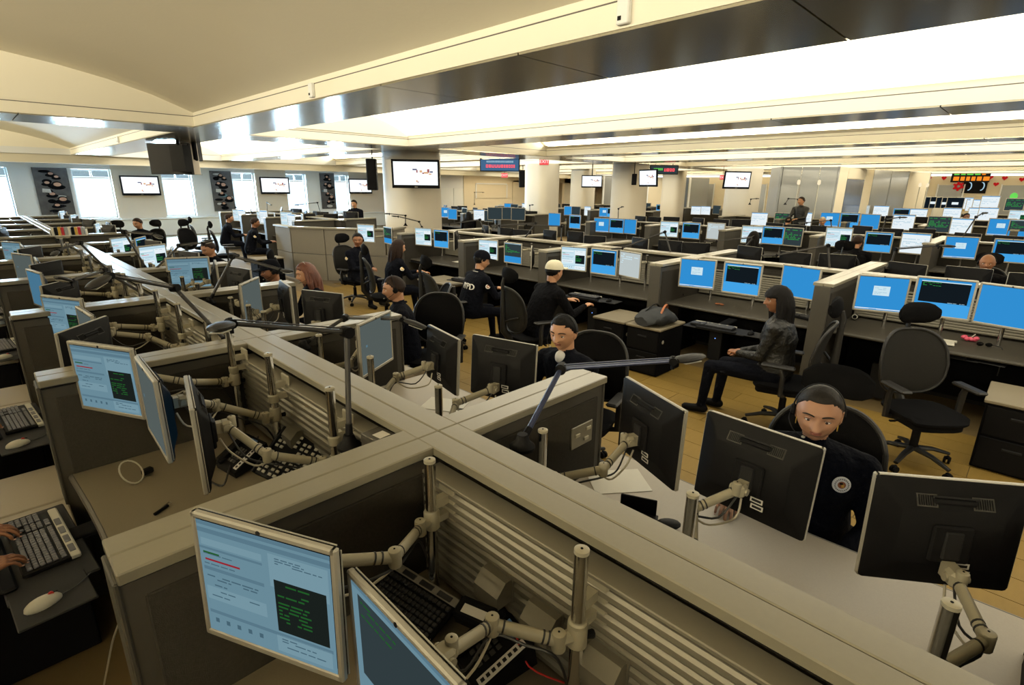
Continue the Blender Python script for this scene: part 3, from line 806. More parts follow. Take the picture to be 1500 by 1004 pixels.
# ------------------------------------------------------------------ task lamps
def task_lamp(base, joint, tip, head_dir, label, group=None, rod='lamp_tube', head_len=0.16, size=1.0):
    base = Vector(base); j = Vector(joint) - base; t_ = Vector(tip) - base
    t = thing('task_lamp', label, 'lamp', T(*base), group)
    obj('base', MB().lathe([(0.05 * size, 0), (0.05 * size, .012), (0.03, .03), (0.02, .06)], 'black_plastic', 16), t)
    lo = MB().tube([(0, 0, .03), j], [0.0115, 0.0115], rod, 10)
    lo.tube([Vector((0, 0, .03)), Vector((0, 0, .03)).lerp(j, .16)], [0.016, 0.014], 'black_plastic', 10)
    obj('lower_arm', lo, t)
    side = (t_ - j).cross(Vector((0, 0, 1))); side = side.normalized() if side.length > .01 else Vector((0, 1, 0))
    obj('elbow', MB().cyl(j - side * .022, j + side * .022, 0.024, 'black_plastic', n=16), t)
    obj('upper_arm', MB().tube([j, t_], [0.0095, 0.0085], rod, 10).tube([j.lerp(t_, .02) + Vector((0, 0, .016)), j.lerp(t_, .97) + Vector((0, 0, .014))], .003, rod, 6), t)
    obj('neck', MB().cyl(t_ - side * .018, t_ + side * .018, 0.017, 'black_plastic', n=12).cyl(t_ + Vector((0, 0, .02)), t_ - Vector((0, 0, .035)), .007, 'black_plastic'), t)
    hd = Vector(head_dir).normalized(); a = math.atan2(hd.y, hd.x); e = math.asin(max(-1, min(1, hd.z)))
    hm = MB(); rs = []
    for k in range(7):
        u = k / 6; wd = 0.034 * (math.sin(PI * (0.12 + .80 * u)) ** .5); th = .016 * (math.sin(PI * (0.15 + .75 * u)) ** .6)
        rs.append([(u * head_len, wd * math.cos(q), th * math.sin(q)) for q in [2 * PI * i / 12 for i in range(12)]])
    hm.rings(rs, 'lamp_shell')
    h = obj('lamp_head', hm, t, T(*(t_ + hd * .015)) @ RZ(a) @ RY(-e))
    obj('underside_panel', MB().cbox((head_len * .55, 0, -.0155), (head_len * .6, .04, .004), .002, 'white_plastic'), h)
    return t

# ================================================================== PARTITION WALLS
def seg_box(mb, x0, x1, y0, y1, z0, z1, m): mb.box(((x0 + x1) / 2, (y0 + y1) / 2, (z0 + z1) / 2), (x1 - x0, y1 - y0, z1 - z0), m)
CAPZ = 1.25
def spine(cx, parts_y, half_l, half_r, y0, y1, label, detail=True, tile=True):
    t = thing('workstation_partition', label, 'partition', T(cx, 0, 0))
    cw = 0.095; bw = 0.07
    mb = MB(); seg_box(mb, -bw, bw, y0, y1, 0, CAPZ - .075, 'fabric'); obj('core_panel', mb, t)
    mb = MB(); seg_box(mb, -.045, .045, y0, y1, CAPZ - .075, CAPZ - .035, 'channel'); obj('channel_strip', mb, t)
    ys = sorted(set([y0] + [p for p in parts_y if y0 < p < y1] + [y1]))
    for a, b in zip(ys[:-1], ys[1:]):
        for sx in (-1, 1):
            xa, xb = (0.0015, cw) if sx > 0 else (-cw, -0.0015)
            obj('cap_board', MB().cbox(((xa + xb) / 2, (a + b) / 2, CAPZ - .0175), (xb - xa, b - a - .003, .035), .004, 'cap'), t)
        if detail:
            for sx in (-1, 1):
                obj('fabric_panel', MB().cbox((sx * (bw + .004), (a + b) / 2, (0.10 + CAPZ - .10) / 2), (0.012, b - a - .18, CAPZ - .22), .004, 'fabric'), t)
    for py in parts_y:
        for sx, hl in ((-1, half_l), (1, half_r)):
            if not hl: continue
            xa, xb = (cw, hl) if sx > 0 else (-hl, -cw)
            mb = MB(); seg_box(mb, xa, xb, py - bw, py + bw, 0.0, CAPZ - .05, 'post'); obj('side_panel', mb, t)
            if detail:
                for s2 in (-1, 1):
                    e = .045
                    fa, fb = (xa - .02, xb - e) if sx > 0 else (xa + e, xb + .02)
                    obj('fabric_panel', MB().cbox(((fa + fb) / 2, py + s2 * (bw + .003), (0.08 + CAPZ - .09) / 2), (fb - fa, .012, CAPZ - .19), .004, 'fabric'), t)
            mb = MB(); seg_box(mb, xa, xb - .004, py - .06, py + .06, CAPZ - .05, CAPZ - .035, 'channel') if sx > 0 else seg_box(mb, xa + .004, xb, py - .06, py + .06, CAPZ - .05, CAPZ - .035, 'channel')
            obj('channel_strip', mb, t)
            for s2 in (-1, 1):
                obj('cap_board', MB().cbox(((xa + xb) / 2, py + s2 * (cw / 2 + .00075), CAPZ - .0175), (xb - xa + .006, cw - .0015, .035), .004, 'cap'), t)
            xe = hl if sx > 0 else -hl
            obj('end_trim', MB().cbox((xe + sx * .006, py, (CAPZ - .03) / 2 + .02), (0.014, 0.155, CAPZ - .08), .004, 'post'), t)
    return t
def slatwall(t, sx, a, b, ztop=1.185, zb=0.76, thick=0.075, gap=0.075):
    """slatted tool rail standing in front of the spine, on side sx, from y a to b"""
    x0 = 0.075 if sx > 0 else -0.075 - thick
    base = MB(); seg_box(base, x0 + .02 * (sx < 0) + 0, x0 + thick - .02 * (sx > 0), a, b, zb, ztop - .012, 'channel')
    s = obj('slat_rail', base, t)
    obj('top_shelf', MB().cbox((x0 + thick / 2, (a + b) / 2, ztop - .006), (thick + .006, b - a, .014), .003, 'slat'), s)
    n_ = 11; st = (ztop - .03 - zb) / n_
    pm = MB(); xf = (x0 + .012) if sx < 0 else (x0 + thick - .012)
    prof = [(-.011, -.012), (-.011, .004), (-.004, .013), (.012, .015), (.012, -.015), (-.004, -.014)]
    rs = [[(xf + (px if sx < 0 else -px), yy, pz) for px, pz in (prof if sx > 0 else prof[::-1])] for yy in (a + .004, b - .004)]
    pm.rings(rs, 'slat'); me = pm.mesh('slat', False)
    for k in range(n_): obj('slat', me, s, T(0, 0, ztop - .035 - st * (k + .15)))
    for yy in (a + .002, b - .002): obj('end_plate', MB().box((x0 + thick / 2, yy, (zb + ztop) / 2 - .01), (thick, .004, ztop - zb - .02), 'post'), s)
    return s

S1X, S1Y = 1.12, [-2.1, -0.3, 1.5, 3.3, 5.1, 6.9, 8.7, 10.5]
S2X, S2Y = 7.2, [-2.3, -0.4, 1.5, 3.4, 5.3, 7.2, 9.1]
S3X, S3Y = 13.5, [-2.3, -0.4, 1.5, 3.4, 5.35, 7.3, 9.2]
S4X, S4Y = 19.8, [-1.3, 0.6, 2.5, 4.4, 6.3, 8.2]
s1 = spine(S1X, S1Y, 1.03, 0.98, -2.1, 10.5, 'nearest long grey partition wall with a seamed cap, running from bottom right to upper left')
s2 = spine(S2X, S2Y, 1.2, 1.2, -2.3, 9.1, 'second long grey partition wall, behind the blue-screen desks on the right')
s3 = spine(S3X, S3Y, 1.2, 1.2, -2.3, 9.2, 'third long grey partition wall, mid-distance behind the second desk row', False)
s4 = spine(S4X, S4Y, 1.2, .70, -1.3, 8.2, 'fourth grey partition wall, far right in front of the glass offices', False)
for a, b in zip(S1Y[1:-1], S1Y[2:]):
    slatwall(s1, -1, a + .10, b - .10)
for a, b in zip(S1Y[1:5], S1Y[2:6]):
    slatwall(s1, 1, a + .10, b - .10, 1.16)
for a, b in zip(S2Y[1:-1], S2Y[2:]):
    slatwall(s2, -1, a + .10, b - .10, 1.10)

# ================================================================== DESKS
def desk(cx, sx, a, b, x_in, x_out, top_m, edge_m, label, z=0.74, curve=0.05, group=None, tray=False):
    """worktop between two side panels; x_in near the spine, x_out the operator's edge (absolute x)"""
    t = thing('desk', label, 'desk', T(0, 0, 0), group)
    poly = [(x_in, a)]
    N = 9
    for k in range(N):
        u = k / (N - 1); poly.append((x_out - sx * curve * math.sin(PI * u) ** 1.0, a + (b - a) * u))
    poly.append((x_in, b))
    # order: x_in,a -> out -> x_in,b ; orientation depends on side
    pl = poly if sx > 0 else poly[::-1]
    cen = Vector((sum(p[0] for p in pl) / len(pl), (a + b) / 2))
    obj('worktop', MB().prism(pl, z - .03, z, top_m), t)
    eb = MB()
    pts = [(p[0] + sx * .004, p[1], z - .016) for p in poly[1:-1]]
    eb.tube(pts, 0.0165, edge_m, 8)
    obj('edge_band', eb, t)
    md = (a + b) / 2
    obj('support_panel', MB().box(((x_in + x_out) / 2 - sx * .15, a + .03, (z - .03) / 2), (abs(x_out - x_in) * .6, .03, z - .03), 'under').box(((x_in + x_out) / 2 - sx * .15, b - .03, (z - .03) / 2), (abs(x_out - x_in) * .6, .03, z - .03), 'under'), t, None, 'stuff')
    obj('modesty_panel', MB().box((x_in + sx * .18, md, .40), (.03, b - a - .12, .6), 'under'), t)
    return t

# ================================================================== CHAIRS
def chair_proto(head=True, style='mesh'):
    f = 'chair_mesh' if style == 'mesh' else 'chair_fabric'
    seat = MB()
    rs = []
    for u, dz in ((0, -.045), (0.0, -.02), (1, 0.0), (1, .012), (.93, .022)):
        a = .245 if u else .22; b = .255 if u else .23
        if dz == .022: a, b = .20, .21
        rs.append([(a * math.copysign(abs(math.cos(q)) ** .6, math.cos(q)) + .02, b * math.copysign(abs(math.sin(q)) ** .6, math.sin(q)), .455 + dz * 1.3 - (.02 if math.cos(q) > .6 else 0)) for q in [2 * PI * i / 32 for i in range(32)]])
    seat.rings(rs, 'chair_fabric')
    # curved backrest: frame rim and pad
    def bp(u, v, dx=0):   # u -1..1 across, v 0..1 up
        wd = .235 * (0.74 + .42 * math.sin(PI * (v * .72 + .14))) * (1 if v < .92 else 1)
        return (-.235 - .08 * v + .05 * u * u + .035 * math.sin(PI * v) * 1.0 + dx, u * wd, .53 + .53 * v)
    pad = MB(); NU, NV = 10, 10
    vs = []; fs = []
    for side in (0, 1):
        for j in range(NV + 1):
            for i in range(NU + 1):
                u = -1 + 2 * i / NU; v = j / NV
                w2 = 2 * v - 1; uu = u * math.sqrt(1 - .295 * w2 * w2); vv = .5 + .5 * w2 * math.sqrt(1 - .295 * u * u)
                vs.append(bp(uu * (1 - .12 * abs(2 * vv - 1) ** 6), vv, (.012 if side else -.012) * (1 - max(abs(u), abs(2 * v - 1)) ** 8)))
    n0 = (NU + 1) * (NV + 1)
    for j in range(NV):
        for i in range(NU):
            a = j * (NU + 1) + i
            fs.append((a, a + NU + 1, a + NU + 2, a + 1)); fs.append((n0 + a, n0 + a + 1, n0 + a + NU + 2, n0 + a + NU + 1))
    pad.add(vs, fs, f)
    fr = MB(); pts = []
    for k in range(44):
        q = 2 * PI * k / 44; cu, sv = math.cos(q), math.sin(q)
        u = math.copysign(abs(cu) ** .5, cu); v = .5 + .5 * math.copysign(abs(sv) ** .5, sv)
        pts.append(bp(u * (1 - .12 * abs(2 * v - 1) ** 6), v))
    fr.tube(pts + pts[:2], .013, 'chair_frame', 8, False)
    sp = MB().tube([(-.10, 0, .41), (-.24, 0, .44), (-.335, 0, .56), (-.345, 0, .80), (-.345, 0, 1.03)], [.028, .03, .028, .022, .018], 'chair_frame', 10, True, None, 1.5)
    for s_ in (-1, 1):
        sp.tube([(-.33, 0, .66), (-.31, s_ * .10, .70), (-.25, s_ * .2, .74)], .012, 'chair_frame', 8)
    arms = []
    for s_ in (-1, 1):
        am = MB().tube([(-.02, s_ * .20, .40), (.0, s_ * .285, .42), (.0, s_ * .29, .60), (0.02, s_ * .285, .66)], [.018, .02, .02, .016], 'chair_frame', 8, True, None, 1.4)
        ap = MB().cbox((0.05, s_ * .285, .675), (.27, .085, .028), .012, 'chair_frame')
        arms.append(P('armrest', am, None, None, [P('arm_pad', ap)]))
    col = MB().cyl((0, 0, .12), (0, 0, .30), .03, 'black_plastic').cyl((0, 0, .28), (0, 0, .40), .02, 'chair_frame').cbox((0, 0, .405), (.24, .2, .05), .02, 'black_plastic')
    lv = MB().cyl((.05, -.05, .40), (.07, -.27, .40), .006, 'black_plastic').cbox((.07, -.27, .40), (.02, .05, .014), .004, 'black_plastic')
    leg = MB().tube([(.03, 0, .135), (.16, 0, .125), (.30, 0, .085)], [.03, .024, .018], 'chair_frame', 8, True, None, .75)
    cs = MB().cyl((0, -.022, .028), (0, -.008, .028), .028, 'black_plastic', n=14).cyl((0, .008, .028), (0, .022, .028), .028, 'black_plastic', n=14).cbox((-.0, 0, .05), (.04, .03, .03), .01, 'black_plastic')
    legm = leg.mesh('leg'); csm = cs.mesh('caster')
    parts = [P('seat', seat), P('backrest', pad), P('back_frame', fr), P('back_spine', sp)] + arms + [P('column', col), P('lever', lv)]
    for k in range(5):
        a = 2 * PI * k / 5 + .3
        parts.append(('leg', legm, RZ(a), None, [('caster', csm, T(.30, 0, 0) @ RZ(.7 * k), None, [])]))
    if head:
        hm = MB(); rs = []
        for k in range(9):
            u = -1 + k / 4; sz = (1 - abs(u) ** 4 * .55)
            rs.append([(-.30 + .05 * u * u + .036 * sz * math.cos(q), u * .160, 1.20 + .088 * sz * math.sin(q)) for q in [2 * PI * i / 12 for i in range(12)]])
        hm.rings(rs, 'chair_fabric')
        parts += [P('headrest', hm), P('headrest_stem', MB().tube([(-.345, 0, 1.0), (-.355, 0, 1.10), (-.33, 0, 1.17)], .014, 'chair_frame', 8, True, None, 1.6))]
    return parts
CH_H = chair_proto(True); CH_N = chair_proto(False); CH_F = chair_proto(True, 'fab'); CH_FN = chair_proto(False, 'fab')
def chair(x, y, yaw, label, proto=None, group=None):
    return spawn(proto or CH_H, 'office_chair', T(x, y, 0) @ RZ(math.radians(yaw)), label, 'chair', group)

# ================================================================== PEOPLE
def remesh(mb, voxel, smooth=4, fac=.5):
    me = bpy.data.meshes.new('tmp'); me.from_pydata(mb.v, [], mb.f)
    o = bpy.data.objects.new('tmp', me); sc.collection.objects.link(o)
    r = o.modifiers.new('r', 'REMESH'); r.mode = 'VOXEL'; r.voxel_size = voxel
    s = o.modifiers.new('s', 'SMOOTH'); s.factor = fac; s.iterations = smooth
    dg = bpy.context.evaluated_depsgraph_get()
    ev = o.evaluated_get(dg); m2 = ev.to_mesh()
    n = len(m2.vertices); co = np.empty(n * 3, np.float32); m2.vertices.foreach_get('co', co)
    fs = [tuple(p.vertices) for p in m2.polygons]
    ev.to_mesh_clear()
    bpy.data.objects.remove(o); bpy.data.meshes.remove(me)
    return co.reshape(-1, 3).astype(float), fs

def hand_geo(pose, voxel):
    mb = MB()
    curl = {'type': (22, 34, 22), 'rest': (24, 30, 22), 'fist': (62, 78, 50), 'flat': (8, 12, 10)}[pose]
    fing = [(.030, .088, .070, .0088, 6), (.0105, .092, .079, .0090, 1), (-.0095, .088, .073, .0086, -4), (-.0275, .080, .057, .0076, -10)]
    lab = []
    for fy, bx, L, r, sp in fing:
        mb.cap_tube((0.005, fy * .55, 0), (bx, fy, 0.002), .0155, .0125, 'cap', 8)
        p = Vector((bx, fy, 0.002)); a = 0; q = math.radians(sp)
        for k, (fr_, c) in enumerate(zip((.46, .30, .24), curl)):
            a += math.radians(c)
            d = Vector((math.cos(a) * math.cos(q), math.cos(a) * math.sin(q), -math.sin(a)))
            n_ = p + d * L * fr_
            mb.cap_tube(p, n_, r * (1 - .07 * k), r * (.95 - .09 * k), 'cap', 8)
            if k == 2: lab.append(n_ + Vector((math.sin(a) * .006, 0, math.cos(a) * .006)))
            p = n_
    mb.cap_tube((.012, .012, -.004), (.045, .038, -.012), .017, .0135, 'cap', 8)
    mb.cap_tube((.045, .038, -.012), (.072, .050, -.020), .0125, .0105, 'cap', 8)
    mb.cap_tube((.072, .050, -.020), (.094, .053, -.030), .0105, .0085, 'cap', 8)
    mb.cap_tube((-.03, 0, 0), (.02, 0, 0), .026, .026, 'cap', 10)
    co, fs = remesh(mb, voxel, 3, .5)
    co[:, 2] *= .86
    return co, fs, lab
_HC = {}
def hand(pose, voxel):
    k = (pose, voxel)
    if k not in _HC: _HC[k] = hand_geo(pose, voxel)
    return _HC[k]

def head_geo(nu, nv, female=False, brow=1.0, lids=.35, mood=0, jaw=1.0, nose=1.0):
    """face grid looking along +x; eyes at z = 0"""
    vs = []; mi = []
    def surf(dx, dy, dz):
        x, y, z = dx * .103, dy * .085, dz * (.116 if dz > 0 else .126)
        g = lambda v, c, s: math.exp(-((v - c) / s) ** 2)
        if z < 0:
            k = min(1, -z / .121)
            y *= 1 - (.27 if female else .19) * jaw * k ** 2.0
            if x > 0: x *= 1 - .10 * k ** 2
            else: x *= 1 - .42 * k ** .9
        else:
            if x < 0: x *= 1.06
            y *= 1.03
        if x > 0:
            f = min(1, x / .05)
            x += .005 * g(z, .026, .011) * g(abs(y), .032, .024) * f * brow
            x -= .0135 * g(abs(y), .034, .0175) * g(z, .001, .0145) * f
            nz = max(0, min(1, (.012 - z) / .045)) * (1 if z > -.036 else max(0, 1 - (-.036 - z) / .008))
            x += .027 * nose * nz * g(y, 0, .0120 + .007 * nz) * f
            x += .009 * nz ** 3 * g(abs(y), .0155, .008) * f
            x += .005 * g(abs(y), .042, .016) * g(z, -.028, .018) * f
            x += .0090 * g(z, -.0560, .0060) * g(y, 0, .023) * f
            x += .0100 * g(z, -.0700, .0068) * g(y, 0, .020) * f
            x -= .0055 * g(z, -.0628, .0026) * g(y, 0, .027) * f
            x -= .004 * g(z, -.084, .007) * g(y, 0, .02) * f
            x += .012 * g(z, -.104, .016) * g(y, 0, .026) * f
        return x, y, z
    rings_ = []
    for j in range(nv + 1):
        a = -PI / 2 + PI * j / nv
        a = max(-PI / 2 + .04, min(PI / 2 - .04, a))
        row = []
        for i in range(nu):
            # denser around the face
            t = i / nu; ph = 2 * PI * t; ph = ph - .38 * math.sin(ph) * 1.0
            row.append(surf(math.cos(a) * math.cos(ph), math.cos(a) * math.sin(ph), math.sin(a)))
        rings_.append(row)
    return rings_
def smoothstep(x): x = max(0, min(1, x)); return x * x * (3 - 2 * x)
def hair_mask(style, x, y, z):
    """0..1 hair coverage on the head point (x,y,z)"""
    if style in ('bald',): return 0
    front = {'short': .072, 'pulled': .074, 'bangs': .022, 'long': .064, 'capcut': .05, 'receding': .085, 'fade': .065}.get(style, .06)
    # hairline height depends on how far back the point is
    u = (x + .098) / .196
    side = {'short': -.010, 'pulled': .004, 'bangs': -.06, 'long': -.07, 'capcut': -.03, 'receding': .0, 'fade': .01}.get(style, 0)
    back = -.075
    if u > .75: line = front - (.012 if abs(y) > .045 and style != 'bangs' else 0) * 1
    elif u > .45: line = side + (front - .01 - side) * ((u - .45) / .30) ** 1.2
    else: line = back + (side - back) * (max(u, 0) / .45)
    return max(0, min(1, (z - line) / (.012 if style in ('bangs', 'long') else .030)))

def make_person(x, y, yaw, label, top='navy', skin='skin_mid', pants='navy', hair='short', hairm='hair_black', lean=.05, scale=1.0, head_yaw=0, head_pitch=0,
                wrists=None, seat=.50, voxel=.013, hi=False, headset=None, cap=None, female=False, stand=False, patch=None, back_text=None, pose='type', feet=None, group=None, tshirt=False, shoes='black_soft', wide=1.0, earring=False, lids=.35, collar=None, long_len=.25, build_legs=True, z0=0, mood=0):
    root = thing('person', label, 'person', T(x, y, z0) @ RZ(math.radians(yaw)) @ Matrix.Scale(scale, 4), group)
    mb = MB(); lab = []
    def cp(p0, p1, r0, r1, l):
        mb.cap_tube(p0, p1, r0, r1, 'cap', 12); lab.append((Vector(p0), Vector(p1), r0, r1, l))
    hz = seat + .08 if not stand else .93
    cz = hz + .40; W_ = wide
    # torso as stacked rounded sections along a leaning spine
    secs = [(-.10, .00, .115, .175), (0, 0, .140, .190), (.10, .15, .138, .182), (.20, .35, .132, .178), (.30, .6, .132, .188), (.38, .8, .126, .200), (.45, 1.0, .104, .190), (.495, 1.08, .066, .12), (.515, 1.1, .03, .06)]
    rs = []
    for dz, lf, rx, ry in secs:
        if female and .15 < dz < .25: ry *= .95
        if female and .25 < dz < .36: rx *= 1.13
        rs.append([(lean * lf + rx * W_ * math.copysign(abs(math.cos(q)) ** .85, math.cos(q)), ry * W_ * math.copysign(abs(math.sin(q)) ** .85, math.sin(q)), hz + dz) for q in [2 * PI * i / 20 for i in range(20)]])
    mb.rings(rs, 'cap')
    sw = (.178 if female else .200) * W_
    nb = Vector((lean * 1.1 + .0, 0, hz + .49))
    hcen = Vector((lean * 1.1 + .038 + .05 * math.sin(math.radians(head_pitch)), 0, hz + .655))
    lab.append((Vector((0, 0, hz - .05)), Vector((lean, 0, hz + .38)), .17, .17, top))
    cp(nb - Vector((0.0, 0, .05)), hcen + Vector((-.030, 0, -.045)), .062 if not female else .054, .060 if not female else .052, skin)
    lab.append((nb + Vector((0, -.10, -.06)), nb + Vector((0, .10, -.06)), .055, .055, top))
    hands = []
    for s_ in (-1, 1):
        sh = Vector((lean * .98, s_ * sw, hz + .42))
        cp(sh * 1.0 - Vector((0, s_ * .05, 0)), sh, .066, .066 * W_, top)
        cp((nb.x - .012, s_ * .045, nb.z - .012), (sh.x - .008, s_ * sw * .82, hz + .447), .046, .050, top)
        if wrists is not None and wrists[0 if s_ < 0 else 1] is not None:
            wr = Vector(wrists[0 if s_ < 0 else 1])
        else: wr = Vector((.36 + lean, s_ * .13, hz + .13))
        U, F = .285, .255
        d = wr - sh; D = min(d.length, U + F - .01)
        wr = sh + d.normalized() * D
        a = (U * U - F * F + D * D) / (2 * D); h_ = math.sqrt(max(U * U - a * a, 0))
        pole = Vector((-.35, s_ * .45, -1)); dn = d.normalized()
        pole = (pole - dn * pole.dot(dn)).normalized()
        el = sh + dn * a + pole * h_
        cp(sh, el, .061 * W_, .050, top); fe = el.lerp(wr, .93 if top != 'short' else .3)
        cp(el, wr, .048, .034, top)
        hd = (wr - el).normalized()
        hands.append((s_, wr, hd))
    if stand:
        for s_ in (-1, 1):
            cp((0, s_ * .085, hz - .02), (.01, s_ * .10, .50), .088, .060, pants); cp((.01, s_ * .10, .50), (-.01, s_ * .11, .09), .058, .042, pants)
            cp((-.03, s_ * .11, .045), (.14, s_ * .125, .035), .042, .036, shoes)
    elif build_legs:
        for k, s_ in enumerate((-1, 1)):
            hip = Vector((.0, s_ * .09, hz - .03)); kn = Vector((.42, s_ * .13, seat + .02)); an = Vector((.46, s_ * .13, .09))
            if feet: an = Vector((feet[k][0], feet[k][1], .09)); kn = Vector((max(an.x - .04, .38), an.y * .9, seat + .03))
            cp(hip, kn, .090 * W_, .062, pants); cp(kn, an, .060, .042, pants); cp(an + Vector((-.03, 0, -.04)), an + Vector((.15, s_ * .02, -.052)), .042, .036, shoes)
    co, fs = remesh(mb, voxel, 5, .5)
    # wrinkle the cloth a little
    order = []; names = sorted({l[4] for l in lab})
    cen = np.array([co[list(f)].mean(0) for f in fs])
    best = np.full(len(cen), 1e9); pick = np.zeros(len(cen), int)
    for p0, p1, r0, r1, l in lab:
        p0 = np.array(p0); dv = np.array(p1) - p0; L2 = max((dv ** 2).sum(), 1e-9)
        t = np.clip(((cen - p0) @ dv) / L2, 0, 1)
        dd = np.linalg.norm(cen - p0 - t[:, None] * dv, axis=1) - (r0 + (r1 - r0) * t)
        m_ = dd < best; best[m_] = dd[m_]; pick[m_] = names.index(l)
    out = MB()
    o_ = [out.mi(n_) for n_ in names]
    out.v = [tuple(c) for c in co]; out.f = list(fs); out.m = [o_[k] for k in pick]
    # hands
    hv = .0035 if hi else .0055
    for s_, wr, hd in hands:
        hco, hfs, tips = hand(pose, hv)
        hd = Vector((hd.x, hd.y, hd.z * .45)).normalized()
        X = hd; Z = Vector((0, 0, 1)); Yv = Z.cross(X).normalized(); Z = X.cross(Yv)
        # local +y is the thumb side: inward
        sy = 1 if s_ < 0 else -1
        M = Matrix(((X.x, Yv.x * sy, Z.x, wr.x + X.x * .02), (X.y, Yv.y * sy, Z.y, wr.y + X.y * .02), (X.z, Yv.z * sy, Z.z, wr.z + X.z * .02), (0, 0, 0, 1)))
        ff = hfs if sy > 0 else [f[::-1] for f in hfs]
        out.add([M @ Vector(c) for c in hco], ff, skin)
        cuff = MB()
        if hi:
            for tp in tips:
                out.ellipsoid(M @ tp, (.0055, .0045, .0022), 'nail', 8, 5)
    # head
    HM = T(*hcen) @ RZ(math.radians(head_yaw)) @ RY(math.radians(head_pitch))
    nu, nv = (72, 60) if hi else (36, 30)
    rg = head_geo(nu, nv, female)
    k0 = len(out.f)
    out.rings([[HM @ Vector(p) for p in r] for r in rg], skin)
    lipi = out.mi('lip')
    for j in range(nv):
        for i in range(nu):
            px, py, pz = rg[j][i]
            q = (py / .0235) ** 2 + ((pz + .0630) / .0110) ** 2
            if px > .05 and q < 1: out.m[k0 + j * nu + i] = lipi
    for s_ in (-1, 1):    # ears
        em = MB(); em.ellipsoid((-.008, s_ * .083, -.012), (.019, .008, .033), skin, 12, 8)
        em.tube(smooth_path([(-.002, s_ * .087, .014), (-.020, s_ * .091, .012), (-.026, s_ * .091, -.012), (-.012, s_ * .088, -.036)], 3), .004, skin, 6)
        out.add([HM @ Vector(v) for v in em.v], em.f, skin)
        if earring:
            out.add([HM @ Vector(v) for v in MB().tube([(-.008 + .014 * math.cos(q), s_ * .080, -.058 + .018 * math.sin(q)) for q in [2 * PI * k / 12 for k in range(13)]], .0018, 'gold', 5).v], MB().tube([(0, 0, k * .01) for k in range(13)], .0018, 'gold', 5).f, 'gold')
        # eyelids
        lm = MB(); 
        lm.ellipsoid((.0740, s_ * .034, .0066 + .0035 * (1 - lids)), (.0160, .0170, .0072 + .006 * lids), skin, 14, 8)
        lm.ellipsoid((.0725, s_ * .034, -.0110), (.0150, .0155, .0050), skin, 14, 8)
        out.add([HM @ Vector(v) for v in lm.v], lm.f, skin)
    body = obj('body', out.mesh('body', True, 60), root)
    for s_ in (-1, 1):
        e = MB(); c = Vector((.0740, s_ * .034, -.0005))
        e.ellipsoid(c, (.0142, .0150, .0125), 'eye_white', 12, 8)
        e.ellipsoid(c + Vector((.0108, -s_ * .000, -.002)), (.0048, .0066, .0066), 'iris', 10, 6)
        e.tube(smooth_path([c + Vector((.0110, s_ * -.0145, -.0005)), c + Vector((.0165, s_ * -.005, .0060)), c + Vector((.0158, s_ * .007, .0060)), c + Vector((.0095, s_ * .0165, .000))], 3), .0012, 'iris', 5)
        obj('eye', e, root, HM)
    if hair != 'bald' or hi:
        br = MB()
        for s_ in (-1, 1):
            pts = [(.1025, s_ * .014, .0225), (.1015, s_ * .028, .0282), (.092, s_ * .045, .0275), (.075, s_ * .060, .019)]
            br.tube(smooth_path(pts, 3), [.0026] + [.0042] * 7 + [.0030, .0018], hairm if hairm != 'hair_gray' else 'hair_gray', 6, True, None, .7)
        obj('eyebrows', br, root, HM, 'stuff')
    # hair
    if hair != 'bald':
        th = {'short': .010, 'pulled': .007, 'bangs': .016, 'long': .016, 'capcut': .008, 'receding': .006, 'fade': .007}.get(hair, .01)
        hb = MB(); nr = []
        rg2 = head_geo(44, 34, female)
        for r in rg2:
            row = []
            for p in r:
                v = Vector(p); m_ = hair_mask(hair, *p); nrm = Vector((p[0] / .0106, p[1] / .0072, p[2] / .0140)).normalized()
                if hair in ('bangs', 'long') : nz_ = noise.noise(v * 45) * .004
                else: nz_ = noise.noise(v * 70) * .0015
                if m_ <= 0: v = v * .93
                else: v = v + nrm * (.0012 + (th + nz_) * m_ ** .8)
                row.append(v)
            nr.append(row)
        hb.rings(nr, hairm)
        if hair in ('long', 'bangs'):
            n_ = 22 if hi or long_len > .3 else 16
            for k in range(n_):     # hanging locks around the back and sides
                a = math.radians(75 + 210 * k / (n_ - 1)); ca, sa = math.cos(a), math.sin(a)
                p0 = Vector((ca * .092 - .005, sa * .084, .035)); p1 = Vector((ca * .112 - .008, sa * .100, -.05)); 
                L = long_len * (1 + .12 * math.sin(k * 2.3))
                wv = .014 * math.sin(k * 1.7)
                p2 = Vector((ca * .115 - .010 + wv, sa * .105 + wv, -.05 - L * .5)); p3 = Vector((ca * .10 - .015, sa * .10 - wv, -.06 - L))
                hb.tube(smooth_path([p0, p1, p2, p3], 4), [.02 + .006 * math.sin(PI * min(1, q / 8)) for q in range(12)] + [.008], hairm, 8)
        if hair == 'pulled':
            hb.ellipsoid((-.112, 0, .02), (.035, .04, .038), hairm, 14, 9)
        obj('hair', hb, root, HM)
    if cap:
        cm = MB(); rs = []
        for k in range(7):
            a = PI / 2 * k / 6; rs.append([(.119 * math.cos(a * .98) ** .8 * math.cos(q) - .006, .102 * math.cos(a * .98) ** .8 * math.sin(q), .030 + .106 * math.sin(a)) for q in [2 * PI * i / 24 for i in range(24)]])
        cm.rings(rs, cap); cm.ellipsoid((0, 0, .134), (.009, .009, .005), cap, 8, 5)
        bm_ = MB(); up = []; 
        for k in range(13):
            q = -1.15 + 2.3 * k / 12
            up.append(((.105 * math.cos(q), .090 * math.sin(q), .046), (.105 * math.cos(q) + .095 * math.cos(q) ** .6, .088 * math.sin(q) * 1.02, .032 + .012 * math.cos(q))))
        vs = []; fs2 = []
        for a, b in up: vs += [a, b, (a[0], a[1], a[2] - .005), (b[0], b[1], b[2] - .005)]
